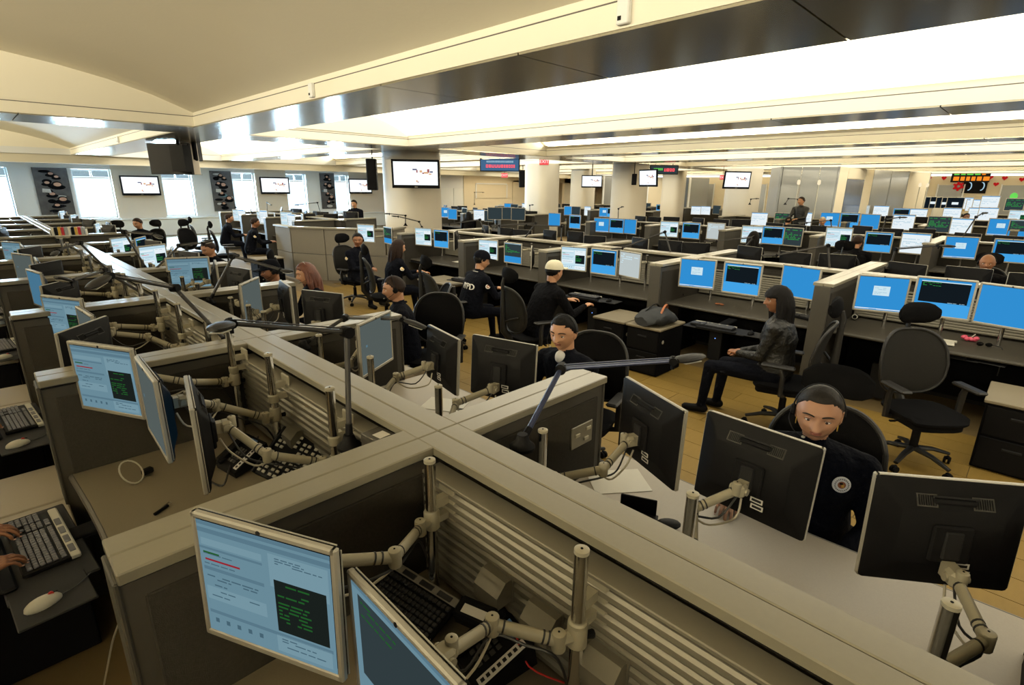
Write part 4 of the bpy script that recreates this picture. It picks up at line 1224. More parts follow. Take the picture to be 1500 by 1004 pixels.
        for k in range(12):
            o4 = 4 * k; fs2 += [(o4, o4 + 1, o4 + 5, o4 + 4), (o4 + 2, o4 + 6, o4 + 7, o4 + 3), (o4 + 1, o4 + 3, o4 + 7, o4 + 5)]
        bm_.add(vs, fs2, cap)
        c_ = obj('baseball_cap', cm, root, HM); obj('brim', bm_, c_)
    if headset:
        hs = MB(); s_ = headset
        hs.tube([(-.004, .099 * math.cos(q), .0 + .134 * math.sin(q)) for q in [PI * k / 16 for k in range(17)]], .0032, 'dark_gray' if hairm != 'hair_red' else 'silver', 8)
        h_ = obj('headset', hs, root, HM)
        obj('ear_pad', MB().lathe([(.024, -.006), (.027, 0), (.024, .010), (.012, .014)], 'black_plastic', 14, T(-.004, s_ * .095, -.008) @ RX(-s_ * PI / 2)), h_)
        obj('microphone', MB().tube(smooth_path([(0, s_ * .103, -.012), (.03, s_ * .108, -.04), (.080, s_ * .082, -.068), (.112, s_ * .046, -.074)], 4), .0022, 'dark_gray', 6).ellipsoid((.114, s_ * .042, -.074), (.008, .008, .006), 'silver', 8, 6), h_)
    if tshirt:
        obj('undershirt', MB().ellipsoid((nb.x + .060, 0, nb.z - .012), (.046, .040, .050), 'tshirt', 18, 12), root)
    if collar:
        cl = MB()
        for s_ in (-1, 1):
            cl.tube(smooth_path([(nb.x - .070, s_ * .01, nb.z + .025), (nb.x - .012, s_ * .074, nb.z + .008), (nb.x + .070, s_ * .050, nb.z - .030), (nb.x + .124, s_ * .012, nb.z - .110)], 4), [.012] * 6 + [.016] * 5 + [.008] * 2, collar, 8, True, None, .6)
        obj('collar', cl, root, None, 'stuff')
    if patch:
        for (s_, m1, m2) in patch:
            d = MB().lathe([(.036, 0), (.036, .004), (.03, .006)], m1, 18, None, .85).lathe([(.026, .0055), (.02, .008)], m2, 14, None, .85).lathe([(.012, .0075), (.008, .0095)], m1, 8, None, .85)
            sh = Vector((lean * .98, s_ * (sw + .055), hz + .34))
            obj('shoulder_patch', d, root, T(*sh) @ RX(-s_ * math.radians(80)))
    if back_text:
        tx = text_mesh(back_text[0], back_text[1], 'tshirt', .004, 'CENTER', .205 * W_)
        obj('back_lettering', tx, root, T(lean * .68 - .140 * W_, -.035, hz + .33) @ RY(math.atan2(lean, .5)) @ RZ(-PI / 2) @ RX(PI / 2))
    return root

def text_mesh(s, size, m, ext=.0015, align='CENTER', bend=0):
    cu = bpy.data.curves.new('t', 'FONT'); cu.body = s; cu.size = size; cu.extrude = ext; cu.align_x = align; cu.align_y = 'CENTER'; cu.resolution_u = 2
    o = bpy.data.objects.new('t', cu); sc.collection.objects.link(o)
    me = bpy.data.meshes.new_from_object(o.evaluated_get(bpy.context.evaluated_depsgraph_get()))
    bpy.data.objects.remove(o); bpy.data.curves.remove(cu)
    if bend:
        for v in me.vertices: v.co.z -= .15 * (1 - math.sqrt(max(0, 1 - (v.co.x / bend) ** 2)))
    me.materials.clear(); me.materials.append(MATS[m]); me.name = 'lettering'
    return me

# ================================================================== SMALL EQUIPMENT (origins at the underside centre)
def keyboard_proto(frame='kb_frame', key='key_black', strip=True):
    b = MB().cbox((-.012, 0, .011), (.151, .46, .020), .005, 'black_plastic')            # long side along y, rear edge +x
    k = MB()
    for r in range(6):
        x = -.062 + r * .0195 + (.006 if r == 5 else 0)
        n_ = 15
        for c in range(n_):
            y = -.213 + c * .0195
            if r == 0 and 3 < c < 9:
                if c == 4: k.cbox((x, -.213 + 6 * .0195, .0245), (.016, .093, .008), .002, key)
                continue
            k.cbox((x, y, .0245), (.0165, .0165, .008), .0025, key)
        for c in range(3): 
            if r in (1,) and c != 1: continue
            k.cbox((x, .095 + c * .0195, .0245), (.0165, .0165, .008), .0025, key)
        if r < 5:
            for c in range(4): k.cbox((x, .162 + c * .0188, .0245), (.0165, .0165, .008), .0025, key)
    parts = [P('case', b), P('rear_strip', MB().cbox((.074, 0, .0125), (.034, .46, .023), .005, frame)), P('keys', k, None, 'stuff', (), False)]
    if strip:
        s = MB()
        for c in range(4):
            s.cbox((.072, -.17 + c * .085, .024), (.020, .062, .005), .002, key)
        parts.append(P('media_keys', s, None, 'stuff'))
    return parts
KB = keyboard_proto(); KBW = keyboard_proto('white_plastic', 'key_gray')
def mouse_proto(m, m2):
    rs = []
    for k in range(7):
        a = PI / 2 * k / 6 * .97
        rs.append([(.055 * math.cos(a) * math.cos(q), .031 * math.cos(a) * math.sin(q) * (1 - .08 * math.cos(q)), .004 + .030 * math.sin(a)) for q in [2 * PI * i / 18 for i in range(18)]])
    b = MB().rings([[(x * .96, y * .96, 0) for x, y, z in rs[0]]] + rs, m)
    bt = MB().box((.022, 0, .0305), (.045, .0015, .004), 'dark_gray').cyl((.026, -.003, .030), (.026, .003, .030), .008, m2)
    return [P('shell', b), P('scroll_wheel', bt), P('cord', MB().tube(smooth_path([(.05, 0, .006), (.10, .01, .004), (.16, .05, .004)], 3), .002, 'cable', 5))]
MOUSE = mouse_proto('white_plastic', 'red_plastic'); MOUSEB = mouse_proto('black_plastic', 'dark_gray')
def tray_proto():
    return [P('tray_board', MB().cbox((0, 0, .006), (.27, .66, .012), .005, 'dark_gray')), P('wrist_rest', MB().cbox((-.118, -.03, .02), (.05, .44, .018), .008, 'black_soft')),
            P('mouse_shelf', MB().cbox((-.02, -.40, .012), (.22, .22, .008), .004, 'dark_gray')), P('slide_rail', MB().cbox((.30, 0, .012), (.44, .10, .02), .004, 'under'))]
TRAY = tray_proto()
def phone_proto():
    b = MB(); b.add([(-.10, -.09, 0), (.10, -.09, 0), (.10, .09, 0), (-.10, .09, 0), (-.10, -.09, .03), (.10, -.09, .085), (.10, .09, .085), (-.10, .09, .03)], [(0, 3, 2, 1), (4, 5, 6, 7), (0, 1, 5, 4), (2, 3, 7, 6), (1, 2, 6, 5), (3, 0, 4, 7)], 'black_plastic')
    S = T(0, 0, .058) @ RY(-math.atan2(.055, .2))
    k = MB()
    for r in range(4):
        for c in range(3): k.cbox((-.055 + r * .024, -.02 + c * .024, .003), (.017, .017, .005), .002, 'vent')
    h = MB().cbox((0, .062, .022), (.19, .042, .022), .01, 'black_plastic').cbox((-.075, .062, .010), (.045, .05, .03), .01, 'black_plastic').cbox((.075, .062, .010), (.045, .05, .03), .01, 'black_plastic')
    l = MB().cbox((.0, -.068, .004), (.17, .03, .003), .001, 'sticker')
    for i in range(8): l.box((-.07 + i * .02, -.068, .006), (.012, .012, .001), 'dark_gray')
    return [P('base', b), P('keypad', k, S, 'stuff'), P('handset', h, S), P('label_strip', l, S), P('display', MB().cbox((.075, 0, .003), (.03, .06, .004), .001, 's_dark'), S)]
PHONE = phone_proto()
def turret_proto():
    b = MB().cbox((0, 0, .012), (.26, .34, .024), .005, 'black_plastic')
    k = MB()
    for g in range(4):
        for r in range(9):
            for c in range(2):
                if (g * 3 + r) % 11 == 0: continue
                k.cbox((-.105 + r * .025 + (.0 if r < 5 else .012), -.14 + g * .085 + c * .036, .027), (.014, .022, .007), .002, 'white_plastic')
    return [P('panel', b), P('line_keys', k, None, 'stuff', (), False), P('side_rail', MB().cbox((0, .175, .02), (.26, .016, .04), .003, 'dark_gray'))]
TURRET = turret_proto()
def put(proto, name, x, y, z, yaw, label, cat, group=None, rx=0, ry=0):
    return spawn(proto, name, T(x, y, z) @ RZ(math.radians(yaw)) @ RY(math.radians(ry)) @ RX(math.radians(rx)), label, cat, group)
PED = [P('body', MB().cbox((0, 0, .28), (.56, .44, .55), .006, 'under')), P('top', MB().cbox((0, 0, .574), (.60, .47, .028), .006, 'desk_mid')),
       P('drawer', MB().cbox((-.283, 0, .42), (.014, .41, .24), .004, 'black_plastic'), None, None, [P('handle', MB().cbox((-.296, 0, .47), (.014, .12, .02), .004, 'dark_gray'))]),
       P('drawer', MB().cbox((-.283, 0, .15), (.014, .41, .26), .004, 'black_plastic'), None, None, [P('handle', MB().cbox((-.296, 0, .21), (.014, .12, .02), .004, 'dark_gray'))]),
       P('lock', MB().lathe([(.022, 0), (.022, .004), (.014, .006)], 'silver', 14, T(-.2, -.222, .42) @ RX(PI / 2)))]
PC = [P('case', MB().cbox((0, 0, .2), (.42, .17, .38), .008, 'black_plastic')), P('front_panel', MB().cbox((-.215, 0, .2), (.014, .165, .375), .004, 'dark_gray')), P('power_light', MB().lathe([(.006, 0), (.006, .003)], 'pc_led', 8, T(-.222, 0, .30) @ RY(-PI / 2)))]

# ================================================================== NEAR BLOCK, LEFT SIDE OF THE FIRST PARTITION
BAYS1 = list(zip(S1Y[:-1], S1Y[1:]))       # -2.1..-.3, -.3..1.5, 1.5..3.3, ...
BN = {1: 'nearest', 2: 'second', 3: 'third', 4: 'fourth', 5: 'fifth', 6: 'sixth'}
for i, (a, b) in enumerate(BAYS1):
    if i == 0: continue
    desk(S1X, -1, a + .075, b - .075, S1X - .075, .13, 'desk_mid', 'edge_dark', 'brown-grey shade-painted desk top in the %s bay left of the first partition' % BN[i], curve=0.03)
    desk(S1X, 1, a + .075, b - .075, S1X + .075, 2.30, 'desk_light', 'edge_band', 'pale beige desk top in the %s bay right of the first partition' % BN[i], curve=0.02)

ML = {  # left-hand monitors: bay -> list of (x, y, z, yaw, kind, tilt)
    1: [(.325, 1.125, 1.225, 205, 'cad_dim', 2), (.46, .776, 1.125, 179, 'term_dim', 0)],
    2: [(.32, 3.04, 1.245, 207, 'cad_dim', 0), (.39, 2.49, 1.255, 177.5, 'gray_dim', 0), (.475, 2.245, 1.20, 168, 'blue_dim', 0)],
    3: [(.36, 4.88, 1.19, 206, 'cad_dim', 0), (.42, 4.36, 1.17, 184, 'gray_dim', 0), (.34, 3.80, 1.20, 140, 'gray_dim', 2)],
    4: [(.34, 6.62, 1.18, 190, 'blue_dim', 0), (.42, 5.62, 1.20, 142, 'gray_dim', 2), (.46, 6.12, 1.10, 176, 'gray_dim', 0)],
    5: [(.36, 8.3, 1.18, 200, 'gray_dim', 0), (.44, 7.75, 1.17, 178, 'gray_dim', 0), (.48, 7.25, 1.18, 140, 'gray_dim', 0)],
    6: [(.36, 10.1, 1.18, 205, 'cad_dim', 0), (.44, 9.55, 1.17, 180, 'gray_dim', 0), (.48, 9.05, 1.18, 145, 'gray_dim', 0)]}
POS = ['far', 'middle', 'near']
for bay, l in ML.items():
    a, b = BAYS1[bay]
    for k, (x, y, z, yw, kd, tl) in enumerate(l):
        lb = 'monitor with %s, %s one in the %s bay left of first partition' % (KDESC[kd], POS[k], BN[bay])
        monitor(x, y, z, yw, kd, lb, tl, bay < 5)
    py = [(b - .23, b - .85), (b - .17, b - .73), (b - .36, b - .95), (b - .4, b - 1.0), (b - .4, b - 1.0), (b - .4, b - 1.0)][bay - 1]
    tops = (1.30, 1.30, 1.28) if bay == 1 else (1.37, 1.36, 1.36)
    for k in range(len(l)):
        x, y, z, yw, kd, tl = l[k]
        pyy = py[min(k, 1)] if k < 2 else py[1] - .63
        if k == 2 and bay >= 5: continue
        monitor_arm(S1X - .21, pyy, tops[k], x, y, z, math.radians(yw), 1 if k != 1 else -1,
                    'cream jointed monitor stand behind the %s screen, %s bay left of first partition' % (POS[k], BN[bay]), wall=.075, zc=[1.075, 1.04, 1.02][k], cable=bay < 4)

MR = {
    1: [(1.90, 1.03, 1.155, 336, 'cad', -1), (1.88, .585, 1.15, 356, 'terminal', -5), (1.91, .05, 1.16, 36, 'dialog', -3)],
    2: [(1.72, 2.93, 1.17, 300, 'gray_dim', 0), (1.93, 2.50, 1.12, 348, 'cad', -3), (1.98, 2.02, 1.16, 14, 'terminal', -4)],
    3: [(1.62, 4.78, 1.18, 320, 'gray_dim', 0), (1.86, 4.62, 1.15, 348, 'cad', 0), (1.94, 4.10, 1.14, 22, 'terminal', 0)],
    4: [(1.62, 6.62, 1.20, 250, 'cad_dim', 0), (1.80, 6.25, 1.17, 345, 'terminal', 0), (1.86, 5.75, 1.16, 12, 'cad', 0)],
    5: [(1.66, 8.35, 1.19, 300, 'cad', 0), (1.80, 7.95, 1.18, 345, 'terminal', 0), (1.86, 7.45, 1.17, 15, 'cad', 0)],
    6: [(1.62, 10.1, 1.17, 310, 'cad', 0), (1.80, 9.7, 1.19, 330, 'terminal', 0), (1.86, 9.2, 1.17, 15, 'cad', 0)]}
pry = {1: (1.23, .61, -.02), 2: (3.11, 2.50, 1.89), 3: (4.70, 4.30, 4.0), 4: (6.6, 6.1, 5.6), 5: (8.3, 7.8, 7.4), 6: (10.2, 9.7, 9.2)}
for bay, l in MR.items():
    for k, (x, y, z, yw, kd, tl) in enumerate(l):
        lb = 'black-backed monitor, %s one in the %s bay right of first partition' % (POS[k], BN[bay])
        monitor(x, y, z, yw, kd, lb, tl, bay < 6)
        monitor_arm(S1X + .30, pry[bay][k], 1.25, x, y, z - (.03 if k != 2 else .08), math.radians(yw), (1 if k != 0 else -1) * (-1 if bay == 1 and k == 2 else 1),
                    'cream jointed monitor stand behind the %s screen, %s bay right of first partition' % (POS[k], BN[bay]), wall=None, zc=[1.02, 1.0, 1.0][k], cable=bay < 4)

# keyboards pulled out on trays for the operators on the left
for k, (bay, y, kx) in enumerate(((2, 2.66, -.04), (3, 4.30, -.01), (4, 6.45, .03), (5, 8.3, .05))):
    put(TRAY, 'keyboard_tray', kx - .01, y, .70, 4, 'dark keyboard tray pulled out from the %s bay on the left edge' % BN[bay], 'tray')
    put(KBW, 'keyboard', kx, y + .03, .714, 4, 'white-topped keyboard with black keys on the tray of the %s bay, left edge' % BN[bay], 'keyboard')
    put(MOUSE, 'computer_mouse', kx - .03, y - .42, .716, 12, 'white and red mouse beside the keyboard of the %s bay, left edge' % BN[bay], 'mouse')
for k, y in enumerate((1.5, 3.3, 5.1, 6.9, 8.7)):
    if k == 0: continue
    for s_ in (-1, 1):
        spawn(PED[:1] + [P('top', MB().cbox((0, 0, .574), (.60, .47, .028), .006, 'desk_light'))] + PED[2:], 'drawer_pedestal', T(-.21, y + s_ * .24, 0), 'pale-topped black drawer pedestal on the left edge, %s side of the %s partition end' % ('near' if s_ < 0 else 'far', ORD[k]), 'drawer unit')

# phones, boards and gadgets on the left desks
spawn(KB, 'keyboard', T(.80, 1.34, .79) @ RZ(math.radians(8)) @ RY(math.radians(-14)), 'black keyboard propped behind the front-left monitor', 'keyboard')
put(PHONE, 'desk_phone', .88, .93, .76, -15, 'black desk phone with a white label strip, below the front-left poles', 'phone', ry=-10)
put(PHONE, 'desk_phone', .78, 2.72, .76, 10, 'black desk phone behind the arms of the second left bay', 'phone', ry=-12)
spawn(TURRET, 'dispatch_keypad', T(.90, 2.36, .86) @ RZ(math.radians(12)) @ RY(math.radians(-38)), 'black line-key board with rows of small white keys, second left bay', 'keypad')
for k, (y, z) in enumerate(((1.00, .955), (.80, .955), (.585, .955), (2.46, .95))):
    h = thing('rail_clip_box', 'cream sheet-metal holder hooked on the slatted rail, %s' % ('farthest of the three in the front bay', 'middle of the three in the front bay', 'nearest of the three in the front bay', 'behind the line-key board')[k], 'holder', T(.968, y, z) @ Matrix.Scale(.62, 4))
    obj('hood', MB().prism([(-.10, -.07), (0, -.07), (0, .06), (-.04, .06), (-.10, 0.0)], -.085, .085, 'slat', RX(PI / 2)), h)
    obj('back_plate', MB().box((.004, 0, 0), (.006, .19, .15), 'slat'), h)
psu = thing('power_adapter', 'black power adapter with a white label on the front desk below the slatted rail', 'adapter', T(.86, .99, .9) @ RZ(.3) @ RY(-.3))
obj('brick', MB().cbox((0, 0, 0), (.07, .13, .05), .008, 'black_plastic'), psu); obj('label_sticker', MB().box((-.005, 0, .0258), (.028, .08, .001), 'sticker'), psu)
obj('cord', MB().tube(smooth_path([(0, -.065, 0), (.01, -.12, -.02), (-.03, -.18, -.10), (-.01, -.28, -.15)], 4), .003, 'red_plastic', 6), psu)
cb = thing('cable_coil', 'white coiled cable on the desk below the screen, second left bay', 'cable', T(.33, 2.93, .745) @ RZ(.3))
obj('coil', MB().tube([(.045 * math.cos(q), .045 * math.sin(q), .05 + .045 * math.sin(q * 1.0)) for q in [2 * PI * k / 20 for k in range(21)]], .004, 'white_plastic', 6), cb)
obj('plug', MB().cbox((.07, 0, .02), (.05, .03, .03), .006, 'black_plastic'), cb)
p = at(238, 748, .742)
pn = thing('pen_drive', 'small dark pen with a silver clip on the second left desk', 'pen', T(p.x, p.y, .748) @ RZ(.55))
obj('barrel', MB().cyl((-.04, 0, 0), (.03, 0, 0), .007, 'black_plastic'), pn); obj('clip', MB().tube([(.0, 0, .008), (.035, 0, .011), (.045, .006, .008), (.045, -.006, .004)], .002, 'chrome', 6), pn)
tag(obj('loose_cable', MB().tube(smooth_path([at(176, 908, .55), at(165, 940, .4), at(158, 975, .25), at(150, 1015, .1)], 5), .004, 'cable_cream', 6)), 'thin pale cable hanging beside the front-left partition end', 'cable')
for k, (z, pts) in enumerate(((.76, ((345, 655), (335, 690), (325, 712), (300, 700))), (.78, ((378, 640), (370, 660), (352, 668), (348, 650), (372, 640))), (.80, ((760, 955), (790, 940), (815, 965), (840, 985))), (.80, ((600, 800), (612, 770), (600, 745), (580, 760))))):
    tag(obj('loose_cable', MB().tube(smooth_path([at(px, py, z + .02 * math.sin(i * 2)) for i, (px, py) in enumerate(pts)], 5), .005, 'cable', 6)), ('black cable looping down to the desk in the second left bay', 'black cable ring lying under the arms in the second left bay', 'black cable beside the desk phone in the front bay', 'black cable bundle hanging below the first front pole')[k], 'cable')
gb = thing('lamp_base_box', 'grey metal box with a paper label clipped over the partition cap beside the tall lamp', 'box', T(.985, 1.70, 1.13) @ RZ(.1))
obj('shell', MB().cbox((0, 0, 0), (.09, .13, .16), .004, 'post'), gb); obj('label_sticker', MB().box((0, -.01, .0815), (.05, .05, .001), 'sticker'), gb)

# right desks: papers, phone tray, wallet, glasses case
p = at(905, 705, .742); t = thing('paper_sheet', 'white sheet of paper on the nearest pale desk beside the arm', 'paper', T(p.x, p.y, .742) @ RZ(.9)); obj('sheet', MB().box((0, 0, 0), (.21, .28, .002), 'paper'), t)
p = at(660, 590, .742); t = thing('paper_sheet', 'white sheet of paper on the second pale desk', 'paper', T(p.x - .05, p.y, .742) @ RZ(.5)); obj('sheet', MB().box((0, 0, 0), (.20, .28, .002), 'paper'), t)
p = at(935, 742, .78); t = thing('document_stand', 'low black plastic stand on the nearest pale desk', 'stand', T(p.x, p.y, .742) @ RZ(-1.15)); obj('back', MB().cbox((0, 0, .045), (.16, .012, .08), .003, 'black_plastic'), t); obj('foot', MB().cbox((0, -.03, .006), (.18, .07, .010), .003, 'dark_gray'), t)
p = at(979, 768, .76); t = thing('glasses_case', 'small dark pouch on the nearest pale desk', 'case', T(p.x, p.y, .742) @ RZ(-.8)); obj('pouch', MB().ellipsoid((0, 0, .018), (.055, .035, .018), 'dark_gray'), t)
t = thing('desk_phone_stand', 'dark rounded device tray at the bottom right of the nearest pale desk', 'tray', T(1.60, -.06, .745) @ RZ(.5)); obj('tray', MB().cbox((0, 0, .02), (.26, .12, .04), .02, 'black_soft'), t); obj('rest', MB().cbox((.02, 0, .046), (.16, .07, .014), .006, 'dark_gray'), t)
for k, (bx, by) in enumerate(((1.45, .98), (1.55, 2.20))):
    t = thing('cable_cluster', 'black adapter and cables lying on the %s pale desk' % ORD[k], 'adapter', T(bx, by, .742)); obj('adapter_brick', MB().cbox((0, 0, .02), (.07, .16, .035), .006, 'black_plastic', RZ(.5)), t)
    obj('cord', MB().tube(smooth_path([(0, .05, .02), (.1, .08, .006), (.18, -.02, .006), (.28, .03, .006)], 4), .004, 'cable', 6), t)
hp = thing('wall_thermostat_plate', 'beige cover plate with two small switches on the partition side panel', 'switch plate', T(1.93, 1.425, .985))
obj('plate', MB().cbox((0, -.004, 0), (.165, .012, .115), .003, 'slat'), hp)
for dx, dz in ((-.04, .01), (.045, .025), (.03, -.025)): obj('switch', MB().cbox((dx, -.013, dz), (.035, .008, .018), .002, 'arm_metal'), hp)

# task lamps (base, elbow and head measured on the photograph)
def lamp_px(bpx, bz, epx, L1, s1, tpx, L2, s2, hpx, label, base=None, rod='lamp_tube', hl=.16):
    b_ = Vector(base) if base else at(bpx[0], bpx[1], bz)
    e = near_point(epx[0], epx[1], b_, L1, s1); t_ = near_point(tpx[0], tpx[1], e, L2, s2)
    h = near_point(hpx[0], hpx[1], t_, hl, s2)
    return task_lamp(b_, e, t_, h - t_, label, rod=rod, head_len=hl)
lamp_px((765, 657), 1.19, (822, 540), .42, 1, (986, 529), .46, 1, (1026, 522), 'black task lamp leaning over the nearest right bay, its arm pointing right', rod='blue_rod')
lamp_px((519, 648), 1.14, (508, 487), .42, 1, (338, 474), .45, -1, (313, 482), 'tall black task lamp with a flat head reaching left over the second left bay', base=(.925, 1.84, 1.12))
lamp_px((453, 518), 1.18, (505, 466), .34, 1, (590, 468), .40, -1, (622, 480), 'dark task lamp rising behind the partition and reaching right past the third bay', base=(1.33, 3.15, 1.16))
lamp_px((297, 498), 1.14, (256, 422), .42, 1, (160, 404), .45, -1, (132, 421), 'dark task lamp with a rounded head reaching left over the third left bay', base=(1.0, 3.42, 1.16))
lamp_px((192, 432), 1.14, (152, 397), .42, 1, (104, 412), .42, -1, (84, 407), 'dark task lamp bent over the fourth left bay', base=(1.0, 5.25, 1.16))
lamp_px((142, 394), 1.14, (117, 356), .42, 1, (84, 368), .42, -1, (78, 374), 'slim dark task lamp bent over the fifth left bay', base=(1.0, 7.1, 1.16))
lamp_px((183, 384), 1.2, (182, 340), .42, 1, (226, 344), .42, -1, (236, 348), 'upright black task lamp far along the first partition, head to the right', base=(1.33, 7.1, 1.16))
lamp_px((238, 388), 1.2, (263, 360), .38, 1, (298, 356), .42, -1, (310, 353), 'slim dark task lamp leaning toward the seated group, fifth right bay', base=(1.33, 6.95, 1.16), hl=.12)
lamp_px((318, 432), 1.2, (341, 376), .42, 1, (412, 396), .42, -1, (426, 398), 'grey task lamp over the fourth right bay, head to the right', base=(1.33, 4.95, 1.16))

# ================================================================== SECOND ROW (facing us across the aisle)
def at_x(px, py, X):
    r = ray(px, py); return Vector((0, 0, CAMZ)) + r * (X / r.x)
BAYS2 = list(zip(S2Y[:-1], S2Y[1:]))      # -2.3..-.4, -.4..1.5, 1.5..3.4, 3.4..5.3, 5.3..7.2, 7.2..9.1
RN = ['', 'first', 'second', 'third', 'fourth', 'fifth', 'sixth']
for i, (a, b) in enumerate(BAYS2):
    if i == 0: continue
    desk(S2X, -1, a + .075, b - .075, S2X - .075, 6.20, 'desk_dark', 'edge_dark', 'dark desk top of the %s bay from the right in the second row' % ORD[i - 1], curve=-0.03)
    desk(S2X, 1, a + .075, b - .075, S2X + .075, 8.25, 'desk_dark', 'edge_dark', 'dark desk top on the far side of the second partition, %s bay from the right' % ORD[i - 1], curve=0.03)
M2 = [  # px, py, X, yaw, kind, bay, scale
    (1291, 431, 6.30, 197, 'dialog', 1, 1.05), (1381, 437, 6.30, 186, 'terminal', 1, 1.07), (1476, 450, 6.30, 168, 'plain', 1, 1.07),
    (1021, 401, 6.34, 192, 'dialog', 2, 1.06), (1086, 409, 6.34, 182, 'terminal', 2, 1.07), (1171, 414, 6.42, 168, 'plain', 2, 1.04),
    (840, 379, 6.34, 192, 'cad', 3, 1.04), (884, 384, 6.34, 182, 'terminal', 3, 1.06), (922, 388, 6.42, 165, 'white', 3, 1.04),
    (715, 366, 6.34, 192, 'cad', 4, 1.0), (751, 371, 6.34, 180, 'greenterm', 4, 1.0), (778, 377, 6.2, 132, 'white', 4, .95),
    (620, 347, 6.34, 195, 'cad', 5, 1.0), (646, 350, 6.34, 185, 'terminal', 5, 1.0), (667, 352, 6.30, 132, 'white', 5, .95),
    (536, 342, 5.75, 200, 'cad', 6, 1.05), (568, 345, 6.0, 170, 'greenterm', 6, 1.0)]
ARM2 = [P('pole', MB().cyl((0, 0, 0), (0, 0, .50), .0185, 'chrome', n=12)), P('arm_link', link_mb((0, 0, .40), (-.34, 0, .40)).cbox((-.36, 0, .40), (.05, .06, .07), .01, 'arm_metal'))]
for k, (px, py, X, yw, kd, bay, s_) in enumerate(M2):
    q = at_x(px, py, X); c = k % 3
    monitor(q.x, q.y, q.z, yw, kd, 'monitor with %s, %s of %s bay from right, second row' % (KDESC[kd], ['left one', 'middle one', 'right one'][c], RN[bay]), 0, bay < 3, s=s_)
    spawn(ARM2, 'monitor_stand', T(q.x + .46, q.y, .72) @ RZ(math.radians(yw - 180) * .3), 'cream stand behind the %s screen of %s bay from right, second row' % (['left', 'middle', 'right'][c], RN[bay]), 'monitor stand')
# trays and keyboards
for k, (px, py, z, yw, lb, pr) in enumerate(((1374, 512, .70, -6, 'first bay from the right, behind the empty chair', KBW), (1050, 478, .70, 4, 'second row bay before the leather-jacketed woman', KB), (860, 434, .70, 4, 'second row bay of the light-capped man', KB), (683, 410, .70, 4, 'second row bay of the dark-capped man', KB), (618, 383, .70, 4, 'second row bay of the long-haired woman', KB))):
    q = at(px, py, z)
    put(TRAY, 'keyboard_tray', q.x, q.y, .67, yw, 'dark keyboard tray pulled out in the %s' % lb, 'tray')
    put(pr, 'keyboard', q.x, q.y + .04, .685, yw, 'grey keyboard on the tray of the %s' % lb, 'keyboard')
    put(MOUSEB, 'computer_mouse', q.x - .02, q.y - .38, .69, yw, 'black mouse on the tray of the %s' % lb, 'mouse')
q = at(1180, 432, .76); put(KB, 'keyboard', 6.55, 1.72, .745, -20, 'black keyboard lying on the desk behind the seated woman', 'keyboard')
spawn([P('bottom_shell', MB().cbox((0, 0, .01), (.17, .42, .016), .004, 'white_plastic'))] + KBW[1:2], 'keyboard', T(6.42, .62, .745) @ RZ(math.radians(6)), 'white flat keyboard on the desk behind the empty chair', 'keyboard')
# balls of webcams, telephones and odds and ends
for k, (px, py, yb) in enumerate(((1253, 464, 0), (998, 431, 0), (828, 407, 0), (1279, 460, 1))):
    q = at(px, py, .78)
    t = thing('desk_speaker', ('small black phone speaker with a white disc, left of the empty chair', 'small round black speaker with a white ring on the desk left of the seated woman', 'small round black speaker with a white ring beside the light-capped man', 'cream cable loop behind the phone speaker under the dialog screen')[k], 'speaker', T(q.x, q.y, .742))
    if k == 3: obj('loop', MB().tube([(.03 * math.cos(a), .05 * math.sin(a), .006) for a in [2 * PI * i / 12 for i in range(9)]], .005, 'cable_cream', 6), t); continue
    obj('ball', MB().ellipsoid((0, 0, .035), (.036, .036, .034), 'black_plastic'), t)
    obj('ring', MB().tube([(-.026, .024 * math.cos(a), .040 + .024 * math.sin(a)) for a in [2 * PI * i / 16 for i in range(17)]], .005, 'white_plastic', 6), t)
q = at(1421, 497, .76); t = thing('pink_toy', 'small bright pink crumpled cloth on the desk right of the empty chair', 'cloth', T(q.x, q.y, .742))
pb = MB()
for k in range(7): pb.ellipsoid((.035 * math.cos(k * 2.2) * (k % 3) * .7, .05 * math.sin(k * 1.7), .02 + .012 * (k % 2)), (.03, .024, .02), 'pink', 8, 6)
obj('folds', pb, t); obj('tag', MB().tube([(0, 0, .03), (.02, -.03, .07)], .004, 'white_plastic', 6), t)
q = at(1442, 505, .76); t = thing('sunglasses', 'dark glasses with a cord on the desk edge at the right', 'glasses', T(q.x, q.y, .742) @ RZ(.3))
for s_ in (-1, 1): obj('lens', MB().ellipsoid((0, s_ * .033, .02), (.008, .028, .02), 'black_soft'), t)
obj('cord', MB().tube(smooth_path([(.0, -.06, .02), (-.05, -.12, .01), (-.08, -.13, -.10), (-.08, -.13, -.25)], 4), .005, 'cable', 6), t)
q = at(1054, 445, .76); t = thing('glasses', 'small dark folded glasses on the desk in front of the seated woman', 'glasses', T(q.x, q.y, .742)); obj('frame', MB().ellipsoid((0, -.03, .012), (.012, .028, .012), 'bag_strap').ellipsoid((0, .03, .012), (.012, .028, .012), 'bag_strap').tube([(0, -.03, .02), (0, .03, .02)], .004, 'bag_strap', 6), t)
for k, (px, py) in enumerate(((640, 377), (611, 372))):
    q = at(px, py, .75); t = thing('paper_sheet', ('white sheet of paper beside the long-haired woman', 'white card on the desk in front of the long-haired woman')[k], 'paper', T(6.6, (7.6, 8.0)[k], .7425) @ RZ(.6 + k)); obj('sheet', MB().box((0, 0, 0), (.21, .28 - .1 * k, .002), 'paper'), t)
